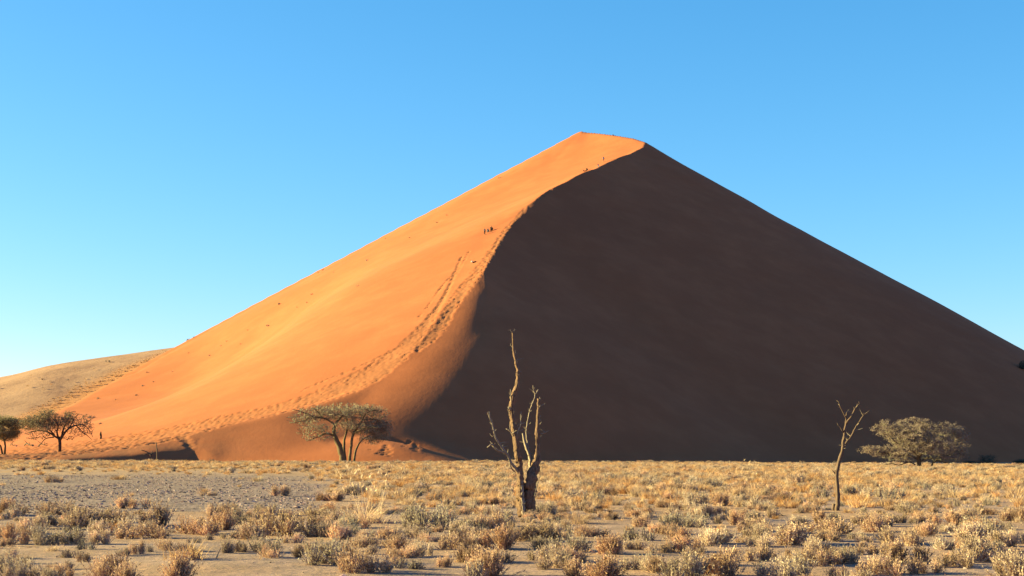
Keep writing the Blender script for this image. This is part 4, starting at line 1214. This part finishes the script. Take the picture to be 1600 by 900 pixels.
# stones of the gravel flat and scattered pebbles
m_stone = leaf_mat("gravel_stone", (0.045, 0.028, 0.030), (0.36, 0.225, 0.215), 0.0, 3.0, 0.35)
src3 = bpy.data.collections.new("stone_sources")
for i in range(5):
    r = np.random.default_rng(700 + i)
    v = r.normal(size=(9, 3)); v /= np.linalg.norm(v, axis=1)[:, None]; v *= np.array([.5, .4, .28]) * r.uniform(.8, 1.15, (9, 1))
    import bmesh
    bm = bmesh.new()
    for q in v: bm.verts.new(q)
    bmesh.ops.convex_hull(bm, input=bm.verts)
    me = bpy.data.meshes.new("stone"); bm.to_mesh(me); bm.free(); me.materials.append(m_stone)
    o = bpy.data.objects.new("t%02d" % i, me); src3.objects.link(o)
n = 60000
Ys = rng.uniform(40, 125, n); Xs = rng.uniform(-.38, -.06, n) * Ys
gm = gravel_mask(Xs, Ys) * (0.45 + 0.55 * vnoise(Xs, Ys * .5, 3.5, 81)); k_ = rng.random(n) < gm
Xg, Yg = Xs[k_], Ys[k_]
n = 9000
Ys = np.sqrt(rng.uniform(21.0 ** 2, 90.0 ** 2, n)); Xs = rng.uniform(-.38, .38, n) * Ys
Xg = np.concatenate([Xg, Xs]); Yg = np.concatenate([Yg, Ys])
sz = rng.lognormal(math.log(.046), .72, len(Xg)) * np.where(np.arange(len(Xg)) < len(Xg) - n, 1.25, .55); sz = np.minimum(sz, .20)
scatter("gravel", src3, np.stack([Xg, Yg, ground_h(Xg, Yg) - sz * .04], -1), rng.integers(0, 5, len(Xg)), np.stack([sz, sz, sz], -1),
        np.stack([rng.uniform(-.3, .3, len(Xg)), rng.uniform(-.3, .3, len(Xg)), rng.uniform(0, 6.28, len(Xg))], -1), "grey stones of the gravel flat and loose pebbles")

# tufts on the far hill and on the left flank of the dune
lst = []
n = 2600
Xh = rng.uniform(-340, -40, n); Yh = rng.uniform(640, 860, n)
zh = HZ[np.clip(np.searchsorted(hyv, Yh), 0, len(hyv) - 1), np.clip(np.searchsorted(hxv, Xh), 0, len(hxv) - 1)]
dn = (.15 + .9 * vnoise(Xh, Yh, 60, 91) + .4 * vnoise(Xh, Yh, 14, 92)) * sstep(810, 700, Yh)
k_ = rng.random(n) < dn
Xh, Yh, zh = Xh[k_], Yh[k_], zh[k_]
pts = np.stack([Xh, Yh, zh - .5], -1); s_ = rng.uniform(1.2, 3.4, len(Xh))
c = [i for i, (kk, _) in enumerate(order_src) if kk in 'yd']
scatter("hill_grass", src, pts, rng.choice(c, len(Xh)), np.stack([s_, s_, s_ * .7], -1), np.zeros((len(Xh), 3)), "scattered dry tufts on the far hill")
a, b_ = band_px([(-10, 672, 6), (20, 660, 9), (80, 632, 13), (140, 602, 12), (190, 580, 10), (235, 560, 6), (262, 547, 3)], 420, 1.0)
h_ = hill_hit(a, b_); h_ = h_[~np.isnan(h_[:, 0])]
s_ = rng.uniform(0.8, 2.2, len(h_)); c = [i for i, (kk, _) in enumerate(order_src) if kk == 'y']
scatter("flank_grass", src, h_, rng.choice(c, len(h_)), np.stack([s_, s_, s_ * .6], -1), np.zeros((len(h_), 3)), "dry tufts on the orange apron left of the dune")

# single clumps one can pick out on the lit slope: (px, py, width px, height px)
CL = [(775, 280, 9, 3), (782, 277, 5, 2), (497, 425, 5, 2), (437, 474, 7, 3), (419, 508, 6, 3), (560, 446, 4, 2), (574, 406, 6, 2.5), (521, 425, 4, 2), (505, 421, 4, 2), (488, 459, 4, 2), (464, 480, 3, 2), (480, 472, 4, 2),
      (327, 555, 5, 3), (293, 551, 4, 3), (222, 602, 6, 3), (212, 617, 8, 3), (240, 596, 4, 2), (154, 622, 4, 3), (268, 580, 6, 2.5), (376, 537, 4, 2), (354, 533, 4, 2), (387, 515, 3, 2), (345, 540, 3, 2), (231, 581, 4, 2), (158, 661, 9, 3), (145, 651, 12, 4),
      (181, 624, 3, 2), (700, 335, 6, 1.5), (683, 347, 7, 1.5), (640, 371, 5, 1.5), (602, 372, 4, 2), (292, 530, 9, 5), (303, 526, 6, 4), (281, 536, 12, 4), (528, 404, 4, 2), (445, 448, 4, 2), (418, 463, 4, 2)]
CLI = []
h_ = hit([c[0] for c in CL], [c[1] + c[3] / 2 for c in CL], 225, 600, 'dune')
k = 0
for (px, py, w, hh), p in zip(CL, h_):
    if np.isnan(p[0]): continue
    s = p[1] / FPX
    me = (GOLDS + DEADS)[int(rng.integers(6, 9))] if w > 3 else DEADS[0]
    o = link("dune_tuft", me); o.location = p - np.array([0, 0, .1]); sw = w * s / 1.05
    o.scale = (sw, sw, hh * s / .36); o.rotation_euler = (0, 0, rng.uniform(0, 6.28))
    CLI.append((o, px, py))
def clump_words(px, py):
    a = 'upper' if py < 360 else ('middle' if py < 470 else ('lower' if py < 570 else 'lowest'))
    b_ = 'by the skyline' if abs(py - np.interp(px, [300, 908], [528, 206])) < 22 else 'out on the sand'
    return a, b_
for (a, b_) in sorted({clump_words(x, y) for _, x, y in CLI}):
    sub = sorted([c for c in CLI if clump_words(c[1], c[2]) == (a, b_)], key=lambda c: c[1])
    for i, (o, _, _) in enumerate(sub):
        w = (['leftmost', 'second', 'third', 'fourth', 'fifth', 'sixth', 'seventh', 'eighth', 'ninth', 'tenth', 'eleventh', 'twelfth'][:len(sub) - 1] + ['rightmost'])[i] if len(sub) > 1 else 'only'
        tag(o, f"{w} dark dry clump {b_}, {a} part of the lit slope", "grass tuft", "dry clumps on the lit slope")
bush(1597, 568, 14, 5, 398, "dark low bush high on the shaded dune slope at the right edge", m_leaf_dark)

# =====================================================================
#  the climbers
# =====================================================================
m_skin = flat_mat("skin", (0.30, 0.17, 0.11), 0.6, 0.1)
m_hair = flat_mat("dark_hair", (0.02, 0.015, 0.012), 0.7, 0.2)
def cloth(name, c): return flat_mat(name, c, 0.9, 0.12, 4.0)
m_blue = cloth("blue_jacket_cloth", (0.02, 0.17, 0.30)); m_tan = cloth("tan_trouser_cloth", (0.28, 0.15, 0.11)); m_dk = cloth("dark_cloth", (0.015, 0.014, 0.02))
m_wh = cloth("white_cloth", (0.62, 0.60, 0.58)); m_mar = cloth("maroon_cloth", (0.07, 0.02, 0.03)); m_gry = cloth("grey_cloth", (0.10, 0.10, 0.12)); m_pur = cloth("purple_cloth", (0.09, 0.03, 0.13))

def skinned(name, verts, edges, radii, mat, parent, sub=1):
    me = bpy.data.meshes.new(name)
    me.from_pydata([tuple(v) for v in verts], edges, []); me.update()
    me.materials.append(mat)
    o = link(name, me, parent)
    sk = o.modifiers.new('skin', 'SKIN')
    for i, r in enumerate(radii):
        me.skin_vertices[0].data[i].radius = (r, r)
    me.skin_vertices[0].data[0].use_root = True
    su = o.modifiers.new('sub', 'SUBSURF'); su.levels = sub; su.render_levels = sub
    return o

# joints of a 1.72 m person, x right, y away from the viewer, z up
POSES = {
 'stand': dict(pel=(0, 0, .92), sp=(0, .02, 1.15), ch=(0, .03, 1.36), nk=(0, .03, 1.50), hd=(0, .02, 1.63),
   sh=.19, el=[(-.27, .02, 1.13), (.27, .02, 1.13)], wr=[(-.27, -.10, .92), (.26, -.12, .93)], hip=.09, kn=[(-.11, -.03, .50), (.12, .04, .50)], an=[(-.12, .03, .09), (.14, .12, .09)], toe=[(-.14, -.13, .04), (.17, -.03, .04)]),
 'sit': dict(pel=(0, .12, .12), sp=(0, .12, .34), ch=(0, .06, .54), nk=(0, .02, .68), hd=(0, -.02, .80),
   sh=.19, el=[(-.27, -.08, .38), (.27, -.08, .38)], wr=[(-.17, -.28, .42), (.17, -.28, .42)], hip=.09, kn=[(-.14, -.26, .45), (.14, -.26, .45)], an=[(-.12, -.48, .06), (.12, -.48, .06)], toe=[(-.13, -.64, .04), (.13, -.64, .04)]),
 'recline': dict(pel=(0, 0, .11), sp=(-.16, .03, .18), ch=(-.36, .04, .30), nk=(-.47, .03, .40), hd=(-.56, .02, .50),
   sh=.17, el=[(-.46, -.22, .12), (-.44, .22, .12)], wr=[(-.28, -.26, .06), (-.30, .26, .06)], hip=.09, kn=[(.34, -.12, .30), (.38, .10, .16)], an=[(.66, -.12, .07), (.80, .10, .07)], toe=[(.74, -.12, .14), (.88, .11, .15)]),
 'crouch': dict(pel=(.06, .05, .42), sp=(-.02, 0, .58), ch=(-.16, -.03, .74), nk=(-.26, -.04, .82), hd=(-.36, -.05, .88),
   sh=.18, el=[(-.34, -.20, .52), (-.32, .16, .52)], wr=[(-.42, -.20, .26), (-.42, .12, .26)], hip=.09, kn=[(-.20, -.12, .44), (-.12, .14, .34)], an=[(-.04, -.12, .08), (.20, .14, .10)], toe=[(-.20, -.12, .04), (.06, .15, .04)])}

def person(px, py, pose, top, legs, label, face=0.0, hgt=1.0, cap=None):
    q = hit([px], [py], 225, 600, 'dune')[0]
    if np.isnan(q[0]): print('person misses', px, py); return
    D = POSES[pose]
    root = link("person", None); root.location = q + np.array([0, 0, .02]); root.rotation_euler = (0, 0, face); root.scale = (hgt,) * 3
    tag(root, label, "person", "climbers on the dune")
    A = lambda *v: np.array(v, float)
    pel, sp, ch, nk, hd = (np.array(D[k], float) for k in ('pel', 'sp', 'ch', 'nk', 'hd'))
    # across-the-body direction
    side = A(0, 1, 0) if pose in ('recline', 'crouch') else A(1, 0, 0)
    v = [pel, sp, ch, nk, hd - (hd - nk) * .15, hd + (hd - nk) * .35]; r = [.115, .115, .125, .055, .092, .075]; e = [(0, 1), (1, 2), (2, 3), (3, 4), (4, 5)]
    def chain(start, pts, rad):
        p = start
        for a, b_ in zip(pts, rad):
            v.append(np.array(a, float)); r.append(b_); e.append((p, len(v) - 1)); p = len(v) - 1
        return p
    for s, i in ((-1, 0), (1, 1)):
        shd = ch + side * D['sh'] * s * (1 if pose not in ('recline', 'crouch') else -1) + A(0, 0, .03)
        el, wr = A(*D['el'][i]), A(*D['wr'][i])
        w_ = chain(2, [shd, el, wr], [.058, .042, .028])
        d = (wr - el) / np.linalg.norm(wr - el)
        palm = wr + d * .07; pi = chain(w_, [palm], [.034])
        nrm = np.cross(d, A(0, 0, 1)); nrm /= np.linalg.norm(nrm) + 1e-9
        for f in range(4):                                         # four fingers and a thumb
            o_ = nrm * (f - 1.5) * .019
            chain(pi, [palm + o_ + d * .03, palm + o_ * 1.1 + d * (.078 - .008 * abs(f - 1.3)) + A(0, 0, -.015)], [.011, .008])
        chain(w_, [wr + nrm * .035 + d * .04, wr + nrm * .05 + d * .07], [.012, .009])
        hip = pel + side * D['hip'] * s * (1 if pose not in ('recline', 'crouch') else -1) - A(0, 0, .04)
        chain(0, [hip, A(*D['kn'][i]), A(*D['an'][i]), A(*D['toe'][i])], [.092, .062, .042, .040])
    skinned("body", v, e, r, m_skin, root)
    # hair cap, jacket, trousers, shoes: each a little larger than the body beneath
    up = (hd - nk) / np.linalg.norm(hd - nk)
    skinned("hair" if cap is None else "hat", [hd + up * .03 + A(0, .03, 0), hd + up * .085], [(0, 1)], [.10, .07], cap or m_hair, root)
    for s in (-1, 1):                                              # face: eyes, nose, ears are a few millimetres
        mb = MB(); c = hd + A(0, -.088, .01) + A(1, 0, 0) * .03 * s
        mb.tube([c, c + A(0, -.012, 0)], [.009, .007], 6); mb.build("eye", m_hair, root)
        mb = MB(); c = hd + A(1, 0, 0) * .085 * s
        mb.tube([c, c + A(1, 0, 0) * .018 * s], [.02, .012], 6); mb.build("ear", m_skin, root)
    mb = MB(); c = hd + A(0, -.085, -.02); mb.tube([c + A(0, 0, .035), c + A(0, -.025, 0)], [.008, .016], 6); mb.build("nose", m_skin, root)
    mb = MB(); c = hd + A(0, -.085, -.058); mb.tube([c + A(-.022, 0, 0), c + A(.022, 0, 0)], [.006, .006], 5); mb.build("mouth", m_mar, root)
    tv = [pel + (sp - pel) * .1, sp, ch, ch + (nk - ch) * .55]; tr = [.135, .14, .15, .075]; te = [(0, 1), (1, 2), (2, 3)]
    lv = [pel + (sp - pel) * .15]; lr = [.13]; le = []
    for s, i in ((-1, 0), (1, 1)):
        sg = s * (1 if pose not in ('recline', 'crouch') else -1)
        shd = ch + side * D['sh'] * sg + A(0, 0, .03); el, wr = A(*D['el'][i]), A(*D['wr'][i])
        n0 = len(tv); tv += [shd, el, el + (wr - el) * .85]; tr += [.072, .056, .042]; te += [(2, n0), (n0, n0 + 1), (n0 + 1, n0 + 2)]
        hip = pel + side * D['hip'] * sg - A(0, 0, .04); kn, an = A(*D['kn'][i]), A(*D['an'][i])
        n0 = len(lv); lv += [hip, kn, kn + (an - kn) * .9]; lr += [.105, .076, .058]; le += [(0, n0), (n0, n0 + 1), (n0 + 1, n0 + 2)]
        toe = A(*D['toe'][i])
        skinned("shoe", [an + (an - kn) * .02, toe], [(0, 1)], [.052, .045], m_dk, root)
    skinned("jacket", tv, te, tr, top, root); skinned("trousers", lv, le, lr, legs, root)
    return root

person(943, 253.5, 'stand', m_blue, m_tan, "person standing in a blue top and light trousers below the summit crest", .2)
person(935.5, 261.5, 'crouch', m_pur, m_wh, "person crouching on the crest in a dark purple top and pale trousers", .1)
person(917, 266.5, 'sit', m_dk, m_dk, "person sitting on the crest in dark clothes, right one of two side by side", .4)
person(913.6, 268, 'recline', m_mar, m_dk, "person lying back in dark maroon on the crest, left one of two side by side", .2)
person(757.3, 367.5, 'stand', m_gry, m_dk, "person standing in grey and dark clothes, leftmost of three on the lit slope", .5, .95)
person(762.3, 363.5, 'sit', m_gry, m_gry, "person sitting in grey, middle one of three on the lit slope", .3, 1.1)
person(767.8, 361, 'sit', m_mar, m_dk, "person sitting in dark maroon, rightmost of three on the lit slope", .3, 1.35)
person(740, 411, 'recline', m_wh, m_dk, "person lying in a white top and dark trousers on the slope beside the footprints", -.2, 1.2)
person(958.5, 213.5, 'crouch', m_dk, m_mar, "tiny person crouching in dark clothes on the summit ridge", 0, .7)
